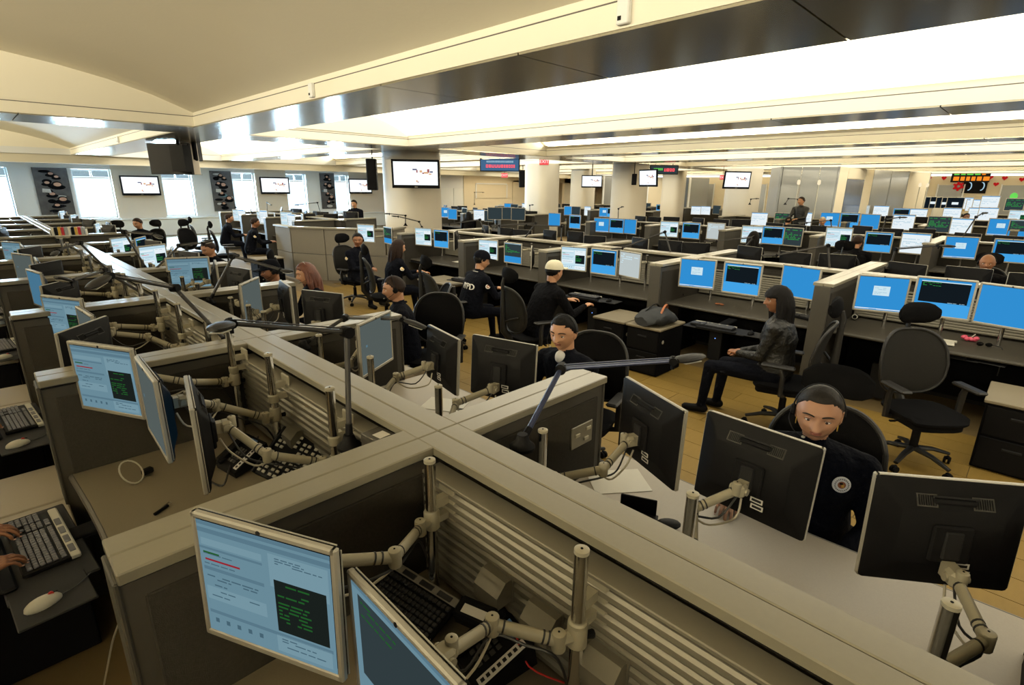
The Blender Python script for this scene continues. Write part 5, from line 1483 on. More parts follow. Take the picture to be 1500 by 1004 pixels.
# pedestals and computer towers of the second row
for k, (y, nm) in enumerate(((3.4, 'between the second and third bays'), (-.4, 'at the right edge of the photo'), (7.2, 'between the fourth and fifth bays'))):
    for s_ in (-1, 1):
        if k == 1 and s_ < 0: continue
        spawn(PED, 'drawer_pedestal', T(5.68, y + s_ * .245, 0), 'black drawer pedestal %s, %s half' % (nm, 'right' if s_ < 0 else 'left'), 'drawer unit')
for k, (y, nm) in enumerate(((.95, 'nearest the empty chair, tiny blue light'), (2.75, 'behind the leather-jacketed woman, tiny blue light'), (4.7, 'in the third bay from the right'))):
    spawn(PC, 'computer_tower', T(6.72, y, .01), 'black computer tower under the desk %s' % nm, 'computer')
# bag on the pedestal
bg = thing('backpack', 'dark rounded backpack with a brown strap lying on the pedestal beside the seated woman', 'bag', T(5.62, 3.12, .588) @ RZ(-.3) @ Matrix.Scale(1.2, 4))
bm = MB(); rs = []
for k in range(9):
    u = k / 8; hh = .085 * math.sin(PI * (.10 + .80 * u)) ** .6
    rs.append([(-.20 + .40 * u, (.17 * math.sin(PI * (.1 + .8 * u)) ** .5) * math.cos(a) + .01 * math.sin(3 * a + k), hh + hh * math.sin(a) + .008 * math.sin(5 * a + 2 * k) * (math.sin(a) > -.5)) for a in [2 * PI * i / 18 for i in range(18)]])
bm.rings(rs, 'bag_cloth'); obj('body', bm, bg)
obj('strap', MB().tube(smooth_path([(-.10, -.13, .06), (-.02, -.10, .17), (.10, -.02, .19), (.19, .06, .12), (.20, .10, .02)], 4), .012, 'bag_strap', 8, True, None, .5), bg)
obj('strap', MB().tube(smooth_path([(-.17, .05, .08), (-.05, .02, .185), (.08, .08, .17), (.16, .12, .06)], 4), .010, 'black_soft', 8, True, None, .5), bg)
obj('zip_pocket', MB().ellipsoid((-.05, -.14, .06), (.09, .03, .045), 'dark_gray'), bg)

# far side of the second partition: backs of the monitors show over the cap
cnt = {}
def fill_bay(cx, side, a, b, row, bay_i, kinds, s=1.0, arms=True, only=None, dx=.84, z=1.17, jit=.06, grp=None):
    """three monitors on arms in a generic bay; side -1 faces -x"""
    rr_ = random.Random(int(cx * 10) * 97 + bay_i * 7 + side)
    for k in range(3):
        if only is not None and k not in only: continue
        kd = kinds[k % len(kinds)]
        y = b - (.42 + k * (b - a - .84) / 2)
        yw = (180 + (18, 2, -22)[k]) if side < 0 else (-18, -2, 20)[k]
        yw += rr_.uniform(-6, 6)
        x = cx + side * (dx - (.08 if k != 1 else 0) + rr_.uniform(-.03, .03))
        key = (row, side); cnt[key] = cnt.get(key, 0) + 1
        fc = 'near side' if side < 0 else 'far side'
        monitor(x, y + rr_.uniform(-jit, jit), z + rr_.uniform(-.03, .05), yw, kd,
                ('monitor with %s, %s on near side of %s' % (KDESC[kd], ordw(cnt[key] - 1), row)) if side < 0 else
                ('dark monitor back, %s on far side of %s' % (ordw(cnt[key] - 1), row)), 0, False, s=s)
        if arms:
            ang = math.atan2(0, side)
            spawn(ARMLITE, 'monitor_stand', T(cx + side * .33, y, .72) @ RZ(0 if side > 0 else PI), 'cream pole stand, %s on the %s of %s' % (ordw(cnt[key] - 1), fc, row), 'monitor stand')
R2 = 'second partition'
for i, (a, b) in enumerate(BAYS2[1:], 1):
    fill_bay(S2X, 1, a, b, R2, i, ['cad', 'terminal', 'plain'], only=None)

# third row: screens measured on the photograph
BAYS3 = list(zip(S3Y[:-1], S3Y[1:]))
M3 = [(1480, 368, 'terminal'), (1407, 363, 'dialog'), (1340, 357, 'page'), (1286, 355, 'terminal'), (1228, 348, 'cad'), (1159, 347, 'green'), (1132, 345, 'terminal'), (1102, 344, 'cad'),
      (1048, 339, 'white'), (1012, 338, 'terminal'), (980, 336, 'cad'), (922, 332, 'plain'), (903, 331, 'terminal'), (881, 330, 'dialog'), (842, 325, 'terminal'), (812, 322, 'plain')]
for k, (px, py, kd) in enumerate(M3):
    q = at_x(px, py, 12.6)
    monitor(q.x, q.y, q.z, (180, 190, 172)[k % 3], kd, 'monitor with %s, %s from right before the third partition' % (KDESC[kd], ordw(k)), 0, False, s=1.15)
    spawn(ARMLITE, 'monitor_stand', T(13.15, q.y, .72) @ RZ(PI), 'cream pole stand, %s from right before the third partition' % ordw(k), 'monitor stand')
for i, (a, b) in enumerate(BAYS3):
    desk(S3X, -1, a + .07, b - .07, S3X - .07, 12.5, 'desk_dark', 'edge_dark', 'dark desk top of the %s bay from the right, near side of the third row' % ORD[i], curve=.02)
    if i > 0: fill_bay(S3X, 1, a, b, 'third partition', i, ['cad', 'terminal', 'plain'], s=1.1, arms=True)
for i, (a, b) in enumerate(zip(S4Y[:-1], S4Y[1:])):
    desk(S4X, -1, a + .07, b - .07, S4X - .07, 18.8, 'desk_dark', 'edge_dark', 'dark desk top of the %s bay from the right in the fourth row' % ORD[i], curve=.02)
M4 = [(1497, 335, 'greenterm'), (1466, 333, 'dialog'), (1407, 332, 'page'), (1375, 329, 'green'), (1323, 326, 'page'), (1274, 325, 'plain'), (1244, 323, 'terminal'), (1215, 322, 'dialog'), (1177, 321, 'page'), (1146, 322, 'green'), (1112, 321, 'page')]
for k, (px, py, kd) in enumerate(M4):
    q = at_x(px, py, 19.0)
    monitor(q.x, q.y, q.z, (180, 190, 170)[k % 3], kd, 'small monitor with %s, %s from right in the fourth row' % (KDESC[kd], ordw(k)), 0, False, s=1.28)
    spawn(ARMLITE, 'monitor_stand', T(19.5, q.y, .72) @ RZ(PI), 'cream pole stand, %s from right in the fourth row' % ordw(k), 'monitor stand')
fill_bay(S4X, 1, .6, 2.5, 'fourth partition', 1, ['cad'], s=1.2); fill_bay(S4X, 1, 2.5, 4.4, 'fourth partition', 2, ['cad'], s=1.2)
# fifth and sixth rows, only glimpsed
S5 = spine(25.6, [-1.3, .6, 2.3], 1.2, 1.2, -1.3, 3.0, 'fifth grey partition wall, far right and small', False)
S6 = spine(31.0, [-1.3, .8, 2.6], 1.2, 1.2, -1.3, 3.4, 'sixth grey partition wall, in front of the decorated far wall', False)
M5 = [(1492, 318, 'cad'), (1447, 314, 'page'), (1432, 314, 'page'), (1394, 314, 'page'), (1345, 315, 'page'), (1320, 314, 'terminal'), (1290, 310, 'page'), (1262, 309, 'white')]
for k, (px, py, kd) in enumerate(M5):
    q = at_x(px, py, 24.8)
    monitor(q.x, q.y, q.z, 180 + (k % 3) * 6 - 6, kd, 'tiny monitor with %s, %s from right in the fifth row' % (KDESC[kd], ordw(k)), 0, False, s=1.3)
M6 = [(1486, 300, 'green'), (1450, 296, 'page'), (1428, 301, 'page'), (1412, 298, 'page'), (1399, 298, 'spot'), (1383, 298, 'spot'), (1367, 297, 'spot'), (1350, 297, 'spot'), (1338, 295, 'off'), (1322, 294, 'off')]
for k, (px, py, kd) in enumerate(M6):
    q = at_x(px, py, 30.1)
    monitor(q.x, q.y, q.z, 180 + (k % 3) * 6 - 6, kd, 'tiny monitor with %s, %s from right in the sixth row' % (KDESC[kd], ordw(k)), 0, False, s=1.45)

# block beyond the cross aisle
far_parts = [spine(1.12, [12.4, 14.2, 16.0, 17.8, 19.6], 1.0, 1.0, 12.0, 20.0, 'far left partition wall beyond the cross aisle, near the windows', False),
             spine(7.2, [14.0, 15.9, 17.8, 19.7], 1.2, 1.2, 13.6, 21.0, 'grey partition wall with pale screens beyond the octagonal desk', False),
             spine(13.5, [12.8, 14.7, 16.6, 18.5], 1.2, 1.2, 12.4, 20.0, 'grey partition wall beyond the first column', False),
             spine(19.8, [12.0, 13.9, 15.8, 17.7, 19.6], 1.2, 1.2, 11.6, 20.6, 'distant grey partition wall in front of the cream wall', False),
             spine(26.1, [11.0, 12.9, 14.8, 16.7, 18.6], 1.2, 1.2, 10.8, 20.6, 'most distant grey partition wall behind the centre columns', False)]
def block(cx, ys, row, sides, kl, s):
    for i, (a, b) in enumerate(zip(ys[:-1], ys[1:])):
        for sd in sides: fill_bay(cx, sd, a, b, row, i, kl[i % len(kl)], s=s, arms=(cx < 14))
for cx, ys, m_ in ((1.12, [12.4, 14.2, 16.0, 17.8, 19.6], 'desk_mid'), (7.2, [14.0, 15.9, 17.8, 19.7], 'desk_dark'), (13.5, [12.8, 14.7, 16.6, 18.5], 'desk_dark')):
    for i, (a, b) in enumerate(zip(ys[:-1], ys[1:])):
        for sd in (-1, 1):
            desk(cx, sd, a + .07, b - .07, cx + sd * .07, cx + sd * 1.05, m_, 'edge_dark', 'desk on the %s of the %s, %s bay' % ('near side' if sd < 0 else 'far side', {1.12: 'far left window partition', 7.2: 'partition behind the octagonal counter', 13.5: 'partition behind the first column'}[cx], ORD[i]), curve=.02)
block(1.12, [12.4, 14.2, 16.0, 17.8, 19.6], 'far left window partition', (-1, 1), [['cad', 'gray_dim', 'blue_dim']], 1.0)
block(7.2, [14.0, 15.9, 17.8, 19.7], 'partition behind the octagonal counter', (-1, 1), [['cad', 'page', 'cad']], 1.1)
block(13.5, [12.8, 14.7, 16.6, 18.5], 'partition behind the first column', (-1, 1), [['page', 'off', 'terminal'], ['dialog', 'plain', 'off']], 1.1)
block(19.8, [12.0, 13.9, 15.8, 17.7, 19.6], 'distant cream-wall partition', (-1, 1), [['dialog', 'terminal', 'page'], ['plain', 'off', 'page']], 1.15)
block(26.1, [11.0, 12.9, 14.8, 16.7], 'most distant partition', (-1,), [['page', 'page', 'off'], ['terminal', 'dialog', 'page']], 1.2)
# three dark screens standing high beyond the light-capped man
for k, (px, py) in enumerate(((725, 313), (743, 313), (759, 314))):
    q = at(px, py, 1.32); monitor(q.x, q.y, q.z, (222, 226, 205)[k], 'off', 'dark silver-framed screen, %s of the three side by side left of the second column' % ('left', 'middle', 'right')[k], 0, False, s=1.15)
    spawn(ARMLITE, 'monitor_stand', T(q.x + .35, q.y + .35, .80) @ RZ(PI * 1.25), 'monitor arm behind the %s of the three dark screens left of the second column' % ('left', 'middle', 'right')[k], 'monitor stand')

# octagonal supervisor desk
oc = thing('octagonal_counter', 'faceted grey panelled counter in front of the first column', 'counter', T(6.4, 11.3, 0))
pts = [(404, 328), (426, 331), (475, 333), (600, 336)]
P3 = [at(px, py, 1.25) for px, py in pts]
poly = [P3[0], P3[1], P3[2], Vector((6.45, 10.2, 0)), Vector((7.1, 10.6, 0))]
poly = [Vector((p.x - 6.4, p.y - 11.3, 0)) for p in poly]
for a, b in zip(poly[:-1], poly[1:]):
    d = b - a; L = d.length; n_ = max(1, round(L / .8))
    for k in range(n_):
        c = a + d * ((k + .5) / n_); M = T(c.x, c.y, 0) @ RZ(math.atan2(d.y, d.x))
        for z0, z1 in ((.06, .64), (.65, 1.20)):
            obj('panel', MB().cbox((0, 0, (z0 + z1) / 2), (L / n_ - .012, .07, z1 - z0), .006, 'counter_panel'), oc, M)
    c = (a + b) / 2
    obj('cap_board', MB().cbox((0, 0, 1.225), (L + .03, .14, .04), .004, 'cap'), oc, T(c.x, c.y, 0) @ RZ(math.atan2(d.y, d.x)))
spawn(PED, 'drawer_pedestal', T(4.55, 12.2, 0) @ RZ(0), 'black drawer pedestal beside the octagonal counter', 'drawer unit')
for k, (px, py) in enumerate(((452, 322), (485, 322))):
    q = at(px, py, 1.15); monitor(q.x, q.y, q.z, 60, 'off', 'dark monitor back inside the octagonal counter, %s' % ('left', 'right')[k], 0, False)
    spawn(ARMLITE, 'monitor_stand', T(q.x + .3, q.y + .3, .70) @ RZ(PI * 1.25), 'monitor arm inside the octagonal counter, %s' % ('left', 'right')[k], 'monitor stand')
cr = thing('counter_desk', 'inner desk top of the octagonal counter', 'desk', T(6.9, 12.6, 0)); obj('worktop', MB().prism([(-1.3, -.3), (-.9, -1.1), (-.2, -1.3), (.1, -.9), (.1, .6), (-1.2, .6)], .71, .74, 'desk_dark'), cr); obj('leg', MB().box((-.8, 0, .35), (.05, .6, .7), 'under'), cr); obj('leg', MB().box((0, 0, .35), (.05, .6, .7), 'under'), cr)

# binders on a shelf at the far left
bx = thing('book_trough', 'cream open-top rack holding binders on the cap at far left', 'rack', T(1.22, 12.15, 1.25) @ RZ(-.3) @ Matrix.Scale(.55, 4))
obj('rack', MB().box((0, 0, .01), (.9, .25, .02), 'paper').box((.45, 0, .10), (.02, .25, .2), 'paper').box((-.45, 0, .10), (.02, .25, .2), 'paper'), bx)
for k in range(10):
    bk_ = thing('binder', '%s binder, %s from the left in the cream rack' % (('cream', 'black', 'yellow', 'dark red', 'grey')[k % 5], ORD[k]), 'binder', T(1.22 + math.cos(.3) * (-.38 + k * .084) * .55, 12.15 - math.sin(.3) * (-.38 + k * .084) * .55, 1.261) @ RZ(-.3) @ Matrix.Scale(.55, 4))
    obj('cover', MB().cbox((0, 0, .12), (.07, .2, .24 + .01 * (k % 3)), .004, ('paper', 'black_plastic', 'gold', 'red_plastic', 'poster_gray')[k % 5]), bk_)

# lamps of the rows behind
def lamp3(bx, by, z, ang, tilt_out, reach, label, up=.42):
    b_ = Vector((bx, by, z)); e = b_ + Vector((math.cos(ang) * tilt_out, math.sin(ang) * tilt_out, up)); t_ = e + Vector((math.cos(ang + 2.4) * reach, math.sin(ang + 2.4) * reach, .03))
    task_lamp(b_, e, t_, Vector((math.cos(ang + 2.4), math.sin(ang + 2.4), -.3)), label)
def lampq(b, e, t_, X, label, hl=.16):
    """lamp in a far row: base, elbow, tip pixels on the plane x = X"""
    q = [at_x(px, py, X) for px, py in (b, e, t_)]; q[0].z = max(q[0].z, 1.18)
    q[2] = q[2] + Vector((-.25, 0, 0))
    task_lamp(q[0], q[1], q[2], (q[2] - q[1]) * Vector((1, 1, .3)), label, head_len=hl)
lampq((983, 378), (974, 340), (925, 362), 7.3, 'pale-armed task lamp standing on the second partition near the three blue screens')
lampq((1214, 405), (1213, 360), (1148, 372), 7.3, 'black upright task lamp on the second partition right of the seated woman')
lampq((1303, 395), (1312, 365), (1380, 358), 8.0, 'dark leaning task lamp beyond the second partition at the right')
lampq((1090, 366), (1104, 348), (1060, 352), 8.2, 'grey task lamp beyond the second partition above the seated woman')
lampq((768, 352), (785, 327), (745, 330), 7.4, 'dark task lamp behind the light-capped man, arm reaching left')
lampq((822, 357), (823, 332), (785, 329), 7.4, 'thin upright task lamp behind the light-capped man')
lampq((712, 350), (703, 322), (672, 328), 7.4, 'thin task lamp behind the fourth bay, arm reaching left')
lampq((594, 331), (594, 316), (583, 313), 7.6, 'black task lamp with a round head in front of the first column', .10)
lampq((618, 338), (614, 325), (596, 317), 7.6, 'thin curved task lamp in front of the first column')
lampq((1218, 350), (1217, 323), (1187, 326), 13.5, 'black-armed task lamp on the third partition, head to the left')
lampq((1290, 345), (1298, 322), (1322, 318), 13.5, 'thin task lamp on the third partition')
lampq((1408, 352), (1430, 318), (1442, 312), 13.5, 'thin leaning task lamp on the third partition at the right')
lampq((905, 325), (906, 306), (918, 303), 13.6, 'slim task lamp standing in front of the third column')
lampq((776, 312), (776, 301), (787, 300), 13.6, 'slim task lamp in front of the second column')
lampq((470, 316), (465, 297), (447, 300), 8.4, 'thin task lamp near the standing man')
lampq((392, 318), (391, 297), (408, 300), 7.3, 'black task lamp beyond the octagonal counter, head to the right')
lampq((345, 305), (342, 291), (350, 288), 7.3, 'small dark task lamp in front of the second wall poster')
lampq((1098, 300), (1100, 292), (1112, 291), 19.8, 'tiny task lamp in front of the grey glass office, left')
lampq((1150, 300), (1155, 291), (1172, 292), 19.8, 'tiny task lamp in front of the grey glass office, right')
lampq((695, 300), (695, 282), (712, 282), 19.8, 'tall thin task lamp in front of the cream wall')

# ================================================================== CHAIRS AND PEOPLE
NV = [(1, 'tshirt', 'gold')]
# right side of the first partition
chair(2.74, .57, 188, 'black office chair with a headrest holding the smiling woman at the nearest pale desk', CH_F)
make_person(2.60, .57, 190, 'nearest woman, navy pullover with round badge and headset, smiling down', top='navy', skin='skin_mid', pants='black_cloth', hair='pulled', hairm='hair_gray', lean=.10,
            head_yaw=4, head_pitch=5, wrists=((.28, -.29, .77), (.30, .16, .64)), hi=True, voxel=.009, headset=-1, female=True, wide=1.12, earring=True, lids=.75, collar='navy', seat=.49)
chair(3.05, 2.25, 195, 'black office chair behind the man with the headset at the second pale desk', CH_FN)
make_person(2.93, 2.25, 182, 'man with short dark hair, headset and white undershirt, looking left from the second right desk', top='navy', skin='skin_light', pants='navy', hair='short', hairm='hair_black', lean=.10,
            head_yaw=10, head_pitch=6, wrists=((.42, -.16, .78), (.44, .20, .78)), hi=True, voxel=.010, headset=-1, tshirt=True, collar='navy', lids=.35, patch=[(1, 'gold', 'cap_dark'), (-1, 'gold', 'cap_dark')], seat=.45)
chair(3.15, 4.25, 215, 'empty-looking black office chair back beside the short-haired operator with a headset', CH_FN)
make_person(2.95, 4.42, 152, 'short-haired operator seen from behind with a silver headset, third right desk', top='navy', skin='skin_mid', hair='short', hairm='hair_brown', lean=.06, head_yaw=0, head_pitch=8, headset=1, collar='navy', patch=[(-1, 'gold', 'cap_dark')], seat=.44, voxel=.012)
make_person(2.72, 5.90, 172, 'woman with reddish brown shoulder-length hair and headset, seen in profile behind the monitors', top='navy', skin='skin_light', hair='long', hairm='hair_red', lean=.05, head_yaw=0, head_pitch=10, female=True, headset=1, long_len=.17, seat=.44)
make_person(2.55, 6.50, 176, 'operator in a dark uniform cap and headset, in profile behind the fourth bay monitors', top='navy', skin='skin_dark', hair='capcut', cap='cap_dark', lean=.05, head_yaw=0, head_pitch=8, headset=1, seat=.42)
chair(2.62, 7.7, 160, 'black office chair with nobody in it behind the fifth right bay', CH_F)
make_person(2.75, 9.3, 200, 'operator with a lowered head glimpsed behind the upright lamp, sixth right bay', top='navy', skin='skin_mid', hair='short', hairm='hair_brown', lean=.12, head_pitch=20, seat=.44)

# second row operators
chair(5.12, .42, 224, 'empty black mesh office chair with a headrest and armrests, right foreground of the aisle')
chair(5.02, 1.42, 100, 'black mesh office chair with headrest under the woman in the black leather jacket')
make_person(5.02, 1.52, 97, 'woman in black leather jacket, long black hair with fringe, clasped hands, in profile', top='leather', skin='skin_dark', pants='navy', hair='bangs', hairm='hair_black', lean=.03, female=True, wide=1.05,
            head_yaw=32, head_pitch=4, wrists=((.33, -.05, .66), (.33, .05, .66)), pose='fist', voxel=.010, hi=True, long_len=.30, feet=((.52, -.10), (.60, .13)), seat=.47, lids=.5, collar='leather')
chair(4.45, 4.12, -18, 'black office chair with a curved open back holding the man in the light cap', CH_H)
make_person(4.52, 4.08, -18, 'man in a light khaki baseball cap and black jacket leaning toward the second row screens', top='black_cloth', skin='skin_light', hair='short', cap='cap_khaki', lean=.18, head_yaw=12, head_pitch=4, wrists=((.55, -.2, .80), (.55, .2, .80)), seat=.47, wide=1.12)
chair(4.40, 5.62, -18, 'black office chair seen from behind, under the dark-capped man in lettered jacket', CH_H)
make_person(4.62, 5.40, -12, 'man in dark cap and navy lettered jacket typing at the second row', top='navy', skin='skin_light', hair='capcut', hairm='hair_black', cap='cap_dark', lean=.14, head_yaw=-12, head_pitch=14, wrists=((.52, -.14, .76), (.52, .14, .76)), back_text=('NYPD', .115), patch=[(-1, 'tshirt', 'bag_strap')], collar='poster_gray', seat=.46, wide=1.08)
chair(4.50, 7.30, -25, 'black office chair with headrest and curved open back between two seated women', CH_H)
make_person(4.70, 7.40, -10, 'woman with long dark hair in a navy uniform typing at the fifth bay', top='navy', skin='skin_light', hair='long', hairm='hair_brown', lean=.08, female=True, head_yaw=-4, head_pitch=10, wrists=((.48, -.13, .76), (.48, .13, .76)), patch=[(-1, 'tshirt', 'gold'), (1, 'tshirt', 'gold')], long_len=.22, seat=.46)
chair(4.92, 9.05, -78, 'black office chair with a raised headrest under the uniformed woman facing the camera', CH_H)
make_person(4.94, 8.93, -80, 'uniformed woman with a headset facing the camera, hands resting in her lap', top='navy', skin='skin_dark', hair='pulled', hairm='hair_black', lean=.02, female=True, head_yaw=-45, head_pitch=6, headset=1, wrists=((.36, -.06, .70), (.34, .08, .70)), pose='rest', patch=[(-1, 'tshirt', 'gold'), (1, 'tshirt', 'gold')], seat=.46, wide=1.08)
chair(3.55, 4.95, 150, 'black swivel chair in the aisle beside the lettered-jacket man, its base showing', CH_FN)

# farther people
make_person(8.9, 15.9, 215, 'man standing in dark uniform with pale sleeves and a strap behind the octagonal counter', top='navy', skin='skin_light', hair='short', lean=.08, stand=True, head_pitch=12, wrists=((.35, -.1, 1.05), (.35, .12, 1.05)))
make_person(4.85, 14.0, -15, 'uniformed operator at a pale screen desk, nearer of the two left of the octagonal counter', top='navy', skin='skin_dark', hair='short', hairm='hair_brown', lean=.12, head_pitch=12, wrists=((.48, -.12, .76), (.48, .13, .76)), patch=[(-1, 'tshirt', 'gold')])
make_person(5.0, 16.3, -15, 'uniformed operator at a pale screen desk, farther of the two left of the octagonal counter', top='navy', skin='skin_mid', hair='short', hairm='hair_brown', lean=.12, head_pitch=12, wrists=((.48, -.12, .76), (.48, .13, .76)))
chair(4.4, 14.3, -15, 'black office chair holding the nearer operator left of the octagonal counter', CH_F); chair(4.55, 16.5, -15, 'black office chair holding the farther operator left of the octagonal counter', CH_F)
chair(3.95, 15.2, -60, 'black high-backed office chair standing empty by the window wall, right of the pale wall panel', CH_F)
chair(2.35, 15.6, -130, 'black office chair with tilted headrest by the windows, leftmost of the far group', CH_F)
make_person(2.95, 15.3, 215, 'operator with brown hair in a black chair far off below the first wall television', top='navy', skin='skin_mid', hair='short', hairm='hair_brown', lean=.1, head_pitch=14)
chair(3.05, 15.45, 215, 'black office chair holding the brown-haired operator below the first wall television', CH_F)
make_person(10.2, .52, 182, 'bald man with a headset facing the camera behind the far monitors on the right', top='black_cloth', skin='skin_dark', hair='bald', lean=.08, head_pitch=6, headset=-1, seat=.46, wide=1.1)
chair(10.4, .52, 182, 'black office chair behind the bald man', CH_F)
make_person(11.75, 2.55, -2, 'dark-jacketed operator with headset seen from behind, before the third row', top='black_cloth', skin='skin_mid', hair='short', hairm='hair_brown', lean=.14, head_pitch=8, headset=-1, seat=.48, wide=1.15)
chair(11.4, 2.55, -2, 'black office chair behind the jacketed operator of the third row', CH_F)
make_person(11.4, 4.35, -4, 'hooded operator in black seen from behind before the third row', top='black_cloth', skin='skin_mid', hair='bangs', hairm='hair_black', lean=.10, head_pitch=4, seat=.46)
make_person(15.6, 13.9, 40, 'man in a lettered jacket with his back to us, below the red exit sign', top='navy', skin='skin_deep', hair='short', hairm='hair_black', lean=.06, seat=.58, back_text=('NYPD', .13), wide=1.25)
make_person(12.2, 14.2, 60, 'operator with bushy dark hair seen from behind below the three dark screens', top='black_cloth', skin='skin_deep', hair='long', hairm='hair_black', lean=.06, seat=.46, long_len=.16)
make_person(17.6, 5.75, 0, 'operator in a dark jacket bending over the fourth row desk, seen from behind', top='black_cloth', skin='skin_mid', hair='short', hairm='hair_black', lean=.22, seat=.50, wide=1.2)
make_person(18.3, 5.55, 170, 'man standing in a dark shirt before the glass office, facing left', top='leather', skin='skin_mid', hair='short', hairm='hair_brown', stand=True, head_yaw=-20, z0=.25)
pf = thing('floor_platform', 'low step under the man standing before the glass office', 'step', T(18.3, 5.55, 0)); obj('deck', MB().cbox((0, 0, .125), (.8, .8, .25), .01, 'dark_gray'), pf)
make_person(18.5, 4.95, 185, 'operator with light hair seen over the far monitors below the glass office', top='navy', skin='skin_light', hair='short', hairm='cap_khaki', lean=.02, seat=.52)
make_person(23.8, 2.15, 215, 'dark-skinned operator at the far right bending over papers', top='black_cloth', skin='skin_deep', hair='short', lean=.15, seat=.62, wide=1.2)

# operators whose arms reach in from the left edge
for k, (y, sk, lb, ys) in enumerate(((2.66, 'skin_dark', 'brown-skinned operator whose two hands type at the lower left keyboard', (.10, .10)), (4.30, 'skin_mid', 'operator whose hands type on the second keyboard at the left edge', (.08, .10)))):
    px_ = -.72
    make_person(px_, y + .02, 0, lb, top='navy', skin=sk, hair='short', lean=.10, wrists=((.47, -.20, .775), (.47, .14, .775)), hi=True, voxel=.011, seat=.46, pose='type', build_legs=False)
    chair(px_ - .05, y, 0, 'black office chair of the operator at the %s left-edge keyboard' % ORD[k], CH_FN)

# round badge on the near woman's pullover and the shirt letters
bd = thing('round_badge', 'round white badge with a brown emblem on the nearest woman\'s pullover', 'badge')
bd.matrix_world = T(2.60, .57, 0) @ RZ(math.radians(190)) @ T(.212, .135, .945) @ RZ(.35) @ RY(PI / 2 - .10)
obj('disc', MB().lathe([(.036, -.004), (.036, 0), (.034, .002)], 'tshirt', 24), bd)
obj('emblem', MB().lathe([(.016, .001), (.016, .003)], 'bag_strap', 14).box((.004, .004, .0035), (.012, .010, .001), 'gold').box((-.006, -.003, .0035), (.008, .012, .001), 'black_soft'), bd)
rl = MB()
for k in range(22):
    a = 2 * PI * k / 22; rl.box((0, 0, 0), (.005, .003, .001), 'dark_gray', T(.026 * math.cos(a), .026 * math.sin(a), .0027) @ RZ(a + (k % 2) * .4))
obj('ring_lettering', rl, bd, None, 'stuff')

# ================================================================== TELEVISIONS, SIGNS, SPEAKERS, POSTERS
def tv_proto(w_=1.10, h_=.64):
    b = MB().cbox((-.03, 0, 0), (.06, w_, h_), .012, 'black_plastic').cbox((.004, 0, 0), (.012, w_, h_), .004, 'tv_blue' if False else 'black_plastic')
    s = MB().box((.0115, 0, .012), (.003, w_ - .09, h_ - .12), 'tv_white')
    def rc(y, z, a, c, m): s.box((.0135, y, z), (.001, a, c), m)
    for (y, z, a, c, m) in ((-.02, .10, .10, .03, 'tv_ink2'), (.03, .06, .03, .06, 'tv_ink'), (.12, .06, .06, .05, 'tv_ink3'), (.17, .02, .04, .03, 'tv_ink'), (.24, .03, .10, .04, 'tv_ink3'), (.29, .07, .05, .08, 'tv_ink'), (.36, .05, .07, .03, 'tv_ink2'), (.33, .00, .06, .03, 'tv_ink3'), (.02, -.16, .03, .05, 'tv_ink3'), (.05, -.18, .03, .02, 'tv_ink')):
        rc(y, z, a, c, m)
    k = MB().box((-.13, 0, 0), (.16, .2, .2), 'dark_gray')
    return [P('casing', b), P('screen', s, None, None, (), False), P('bracket', k), P('logo_strip', MB().box((.0115, 0, -h_ / 2 + .03), (.002, .07, .012), 'silver'))]
TV = tv_proto()
for k, (px, py) in enumerate(((206, 272), (403, 272), (528, 273))):
    r = ray(px, py); q = Vector((0, 0, CAMZ)) + r * ((Y1 - .17) / r.y)
    spawn(TV, 'television', T(q.x, q.y, q.z) @ RZ(-PI / 2 - .1) @ Matrix.Scale(1.22 if k < 2 else 1.2, 4), 'wall television with a white picture between the windows, %s from the left' % ORD[k], 'television')
def tv_at(px, py, D, yaw, s, label, tilt=0):
    r = ray(px, py); r = r / math.hypot(r.x, r.y); q = Vector((0, 0, CAMZ)) + r * D
    return spawn(TV, 'television', T(*q) @ RZ(math.radians(yaw)) @ RY(math.radians(tilt)) @ Matrix.Scale(s, 4), label, 'television')
tv_at(609, 255, 12.85, 232, .98, 'large television with a white picture on the first column', 5)
_t = tv_at(949, 261, 18.6, 158, .85, 'narrow-looking television turned left on the third column', 5)
obj('wall_arm', MB().box((-.45, .0, 0), (.7, .08, .10), 'dark_gray', RZ(.5)), _t)
tv_at(1080, 264, 22.2, 235, .98, 'wide television with a white picture on the fourth column', 4)
_t = tv_at(867, 266, 21.5, 215, .72, 'small television between the second and third columns', 5)
obj('hanger', MB().cyl((-.12, 0, .1), (-.12, 0, (CEIL + .4 - _t.location.z) / .72), .03, 'dark_gray'), _t)
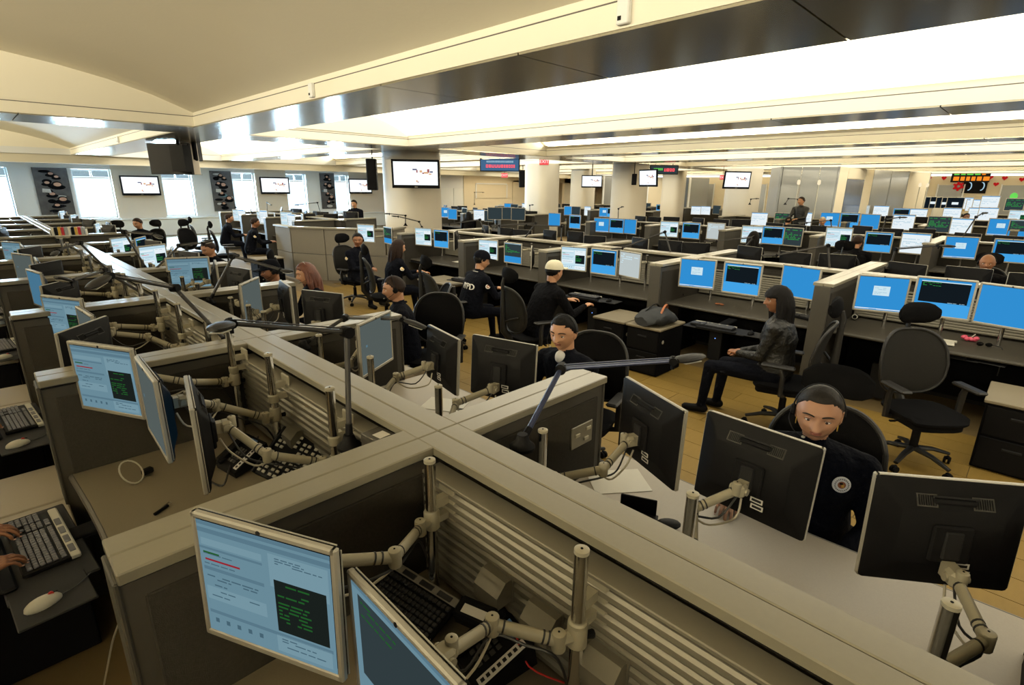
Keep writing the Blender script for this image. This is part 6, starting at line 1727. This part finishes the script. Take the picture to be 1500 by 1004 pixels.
# hanging pair near the windows: screen seen from behind, post and speaker
hb = thing('hanging_screen', 'dark screen hanging from the beam near the windows, seen from behind with its bracket box', 'television', T(3.15, 12.9, 2.62) @ RZ(math.radians(35)))
obj('casing', MB().cbox((0, 0, 0), (.08, .95, .60), .012, 'dark_gray'), hb); obj('bracket', MB().box((-.12, -.35, 0), (.2, .30, .5), 'black_plastic'), hb); obj('hanger', MB().cyl((-.1, -.3, .2), (-.1, -.3, .36), .03, 'dark_gray'), hb)
sp_ = thing('beam_box', 'cream box column hanging from the beam between the dark screen and the black speaker', 'box', T(3.45, 12.8, 2.62)); obj('box', MB().cbox((0, 0, .02), (.30, .30, .62), .006, 'wall_taupe'), sp_); obj('cover_plate', MB().box((0, 0, -.295), (.34, .34, .012), 'silver'), sp_)
def speaker(px, py, D, w_, h_, d_, yaw, label, tilt=0, hang=True):
    r = ray(px, py); r = r / math.hypot(r.x, r.y); q = Vector((0, 0, CAMZ)) + r * D
    t = thing('loudspeaker', label, 'speaker', T(*q) @ RZ(math.radians(yaw)) @ RY(math.radians(tilt)))
    obj('cabinet', MB().cbox((0, 0, 0), (d_, w_, h_), .015, 'black_plastic'), t); obj('grille', MB().cbox((d_ / 2 + .006, 0, 0), (.012, w_ - .04, h_ - .04), .004, 'black_soft'), t)
    obj('bracket', MB().box((-d_ / 2 - .04, 0, h_ * .2), (.08, .06, .10), 'dark_gray').cyl((-d_ / 2 - .06, 0, h_ * .2), (-d_ / 2 - .06, 0, CEIL - q.z + .0), .015, 'dark_gray'), t)
speaker(281, 221, 13.3, .28, .40, .30, 235, 'black speaker hanging beside the cream box near the windows')
speaker(545, 256, 14.2, .24, .74, .22, 230, 'tall black speaker left of the first column')
speaker(765, 262, 21.3, .22, .62, .25, 215, 'black speaker left of the second column', 8)
speaker(929, 263, 18.9, .16, .36, .20, 215, 'small black speaker behind the turned television of the third column')
# LED boards
def led(px, py, D, yaw, w_, h_, label, rows, face='led_panel', tilt=6):
    r = ray(px, py); r = r / math.hypot(r.x, r.y); q = Vector((0, 0, CAMZ)) + r * D
    t = thing('led_sign', label, 'sign', T(*q) @ RZ(math.radians(yaw)) @ RY(math.radians(tilt)))
    obj('housing', MB().cbox((-.05, 0, 0), (.10, w_, h_), .01, 'dark_gray'), t)
    obj('face', MB().box((.003, 0, 0), (.006, w_ - .06, h_ - .06), face), t)
    mb = MB(); rnd = random.Random(int(px))
    for (z, hgt, m, y0, y1) in rows:
        y = y0
        while y < y1:
            l = rnd.uniform(.5, .9) * hgt
            for (a, c, e, f) in ((0, 0, l, .25), (0, 0, l * .3, 1), (l * .7, 0, l * .3, 1), (0, .75, l, .25), (0, .4, l, .2))[: 3 + rnd.randrange(3)]:
                mb.box((.0075, y + a + e / 2, z + (c + f / 2 - .5) * hgt), (.003, e, f * hgt), m)
            y += l + hgt * .22
    obj('lettering', mb, t, None, 'stuff')
    obj('hanger', MB().cyl((-.05, -w_ * .3, h_ / 2), (-.05, -w_ * .3, max(CEIL - q.z, h_ / 2 + .05)), .012, 'dark_gray').cyl((-.05, w_ * .3, h_ / 2), (-.05, w_ * .3, max(CEIL - q.z, h_ / 2 + .05)), .012, 'dark_gray'), t)
led(732, 242, 17.0, 222, 1.22, .38, 'blue-faced LED message board with red letters left of the red exit sign', [(-.03, .09, 'led_red', -.42, .45), (.10, .05, 's_page2', -.40, .40)])
led(973, 249, 19.5, 222, .95, .30, 'dark LED message board with red and green letters behind the third column', [(0, .10, 'led_red', .0, .28), (0.02, .07, 'led_green', -.35, -.05)], 's_dark')
# exit signs
def exit_sign(px, py, D, yaw, s, label):
    r = ray(px, py); r = r / math.hypot(r.x, r.y); q = Vector((0, 0, CAMZ)) + r * D
    t = thing('exit_sign', label, 'sign', T(*q) @ RZ(math.radians(yaw)) @ Matrix.Scale(s, 4))
    obj('housing', MB().cbox((-.02, 0, 0), (.05, .34, .24), .006, 'white_plastic'), t)
    obj('face', MB().box((.007, 0, 0), (.004, .31, .21), 'exit_face'), t)
    obj('lettering', text_mesh('EXIT', .15, 'exit_text', .002), t, T(.011, 0, 0) @ RZ(PI / 2) @ RX(PI / 2))
    obj('stem', MB().cyl((-.02, 0, .12), (-.02, 0, max(.2, (CEIL + .42 - q.z) / s)), .012, 'dark_gray'), t)
exit_sign(797, 237, 18.9, 222, 1.0, 'lit red EXIT sign above the second column')
exit_sign(739, 257, 27.0, 222, 1.0, 'small distant red EXIT sign on the cream wall')
exit_sign(1059, 260, 24.5, 222, .8, 'tiny distant EXIT sign left of the fourth column television')
# wall posters: photographic prints of people at work, kept generic
def poster(x0, x1, z0, z1, label, seed):
    t = thing('wall_poster', label, 'poster', T((x0 + x1) / 2, Y1 - .04, (z0 + z1) / 2) @ RZ(-PI / 2))
    w_, h_ = x1 - x0, z1 - z0
    obj('board', MB().box((0, 0, 0), (.05, w_, h_), 'poster_base'), t)
    mb = MB(); rnd = random.Random(seed); lay = .0262
    def blob(y, z, a, c, m):
        nonlocal lay
        n_ = 14; lay += .0006
        mb.add([(lay, y + a * math.cos(2 * PI * k / n_), z + c * math.sin(2 * PI * k / n_)) for k in range(n_)], [tuple(range(n_))], m)
    for k in range(9):
        y = rnd.uniform(-.30, .30) * w_; z = (.42 - .105 * k) * h_
        blob(y, z, w_ * rnd.uniform(.12, .22), h_ * rnd.uniform(.02, .05), ('poster_gray', 'black_cloth', 'poster_teal', 'black_cloth')[rnd.randrange(4)])
    for (u, v, sz) in ((-.05, .40, .8), (.22, .33, .7), (.10, .16, 1.2), (-.22, .20, .8), (-.10, -.04, .9), (.26, -.16, 1.15), (-.02, -.30, .8)):
        u += rnd.uniform(-.06, .06); v += rnd.uniform(-.02, .02)
        blob(u * w_ * .8, (v - .055 * sz) * h_, w_ * .20 * sz, h_ * .045 * sz, 'black_cloth')
        blob(u * w_ * .8, v * h_, w_ * .125 * sz, h_ * .046 * sz, 'hair_black')
        blob(u * w_ * .8 + w_ * .012, (v - .008 * sz) * h_, w_ * .095 * sz, h_ * .034 * sz, 'poster_skin')
    lay += .0006; mb.add([(lay, -.34 * w_, -.02 * h_), (lay, -.08 * w_, -.035 * h_), (lay, -.10 * w_, .05 * h_), (lay, -.32 * w_, .06 * h_)], [(0, 1, 2, 3)], 'poster_gray')
    obj('print', mb, t, None, 'stuff', None)
poster(2.03, 3.05, .95, 2.66, 'tall dark photographic poster of people in dark clothes, leftmost on the window wall', 3)
poster(8.02, 8.9, .95, 2.70, 'tall dark photographic poster, middle of the three on the window wall', 8)
poster(13.15, 13.93, .95, 2.74, 'tall dark photographic poster, rightmost on the window wall', 12)

# decorated far wall on the right: banner, hearts, wreath
bn = thing('banner_board', 'dark banner with rows of orange and green blocks of lettering on the far right wall', 'banner', T(36.85, 3.9, 2.62) @ RZ(PI))
yb0 = at_x(1393, 262, 36.8); yb1 = at_x(1450, 262, 36.8)
bn.matrix_local = T(36.8, (yb0.y + yb1.y) / 2, at_x(1420, 258, 36.8).z) @ RZ(PI)
wB = abs(yb0.y - yb1.y)
obj('board', MB().box((0, 0, 0), (.04, wB, .62), 'dark_gray'), bn)
mb = MB(); rnd = random.Random(5)
for r in range(2):
    y = -wB / 2 + .1
    while y < wB / 2 - .15:
        l = rnd.uniform(.14, .26); mb.box((.024, y + l / 2, .15 - r * .28), (.006, l, .20), ('led_orange', 'led_orange', 'led_green')[rnd.randrange(3)] if r == 0 else 'led_orange'); y += l + .06
obj('lettering', mb, bn, None, 'stuff')
HEART = None
def heart_mesh():
    pts = []
    for k in range(20):
        a = 2 * PI * k / 20; pts.append((16 * math.sin(a) ** 3 / 34, (13 * math.cos(a) - 5 * math.cos(2 * a) - 2 * math.cos(3 * a) - math.cos(4 * a)) / 34))
    return MB().prism(pts[::-1], 0, .05, 'heart_red').mesh('heart', False)
HM_ = heart_mesh()
for k, (px, py) in enumerate(((1361, 261), (1383, 261), (1451, 260), (1472, 261), (1497, 263), (1459, 270))):
    q = at_x(px, py, 36.97); h_ = tag(obj('paper_heart', HM_, None, T(*q) @ RZ(-PI / 2) @ RX(PI / 2) @ Matrix.Scale(.24, 4)), 'red paper heart hung on the far right wall, %s from the left' % ORD[k if k < 3 else (k + 1 if k < 5 else 3)], 'heart')
for k, (px, py, m) in enumerate(((1335, 273, 'wreath'), (1404, 273, 'heart_red'))):
    q = at_x(px, py, 36.86); t = thing(('wreath', 'paper_flower')[k], ('dark leafy wreath on the bluish glass panel of the far right wall', 'red paper flower hung below the banner on the far right wall')[k], 'decoration', T(*q) @ RY(PI / 2))
    obj('ring', MB().tube([((.20 - .08 * k) * math.cos(a), (.20 - .08 * k) * math.sin(a), 0) for a in [2 * PI * i / 18 for i in range(19)]], .07 - .02 * k, m, 6), t)
    bw_ = MB()
    for i in range(6): bw_.ellipsoid((.19 * math.cos(i), .19 * math.sin(i), -.05), (.055, .055, .04), 'gold' if k == 0 else 'heart_red', 8, 5)
    obj('ornaments', bw_, t, None, 'stuff')
q = at_x(1428, 273, 36.96); t = thing('dark_display', 'black display panel with white arcs under the banner', 'display', T(*q)); obj('panel', MB().box((0, 0, 0), (.05, .95, .7), 'black_soft'), t)
for s_ in (-1, 1): obj('arc', MB().tube([(-.04, s_ * .25 + .12 * math.cos(a), .2 * math.sin(a)) for a in [PI * .5 + PI * i / 8 for i in range(9)]], .025, 's_page2', 6), t)
q = at_x(1485, 288, 35.0); t = thing('green_balloon', 'small bright green balloon at the far right', 'balloon', T(q.x, q.y, q.z)); obj('balloon', MB().ellipsoid((0, 0, 0), (.14, .14, .17), 'led_green', 12, 9), t); obj('string', MB().tube([(0, 0, -.16), (0.03, 0, -1.3)], .008, 'cable', 5), t)
for k, (px, py, m, sz) in enumerate(((1270, 299, 'paper', (.5, .35)), (1404, 304, 'gold', (.6, .3)), (1376, 311, 'paper', (.5, .3)), (1345, 290, 'paper', (.4, .3)))):
    q = at_x(px, py, 31.0 if k != 2 else 25.6); t = thing('paper_notice', ('white card standing among the far screens left of the decorated wall', 'yellow box among the far screens under the banner', 'pale card standing in the fifth row', 'pale sheet by the far right wall')[k], 'card', T(*q)); obj('card', MB().box((0, 0, 0), (.03, sz[0] * .8, sz[1] * 1.0), m), t); obj('stick', MB().cyl((.02, 0, 1.24 - q.z), (.02, 0, 0), .012, 'white_plastic'), t)
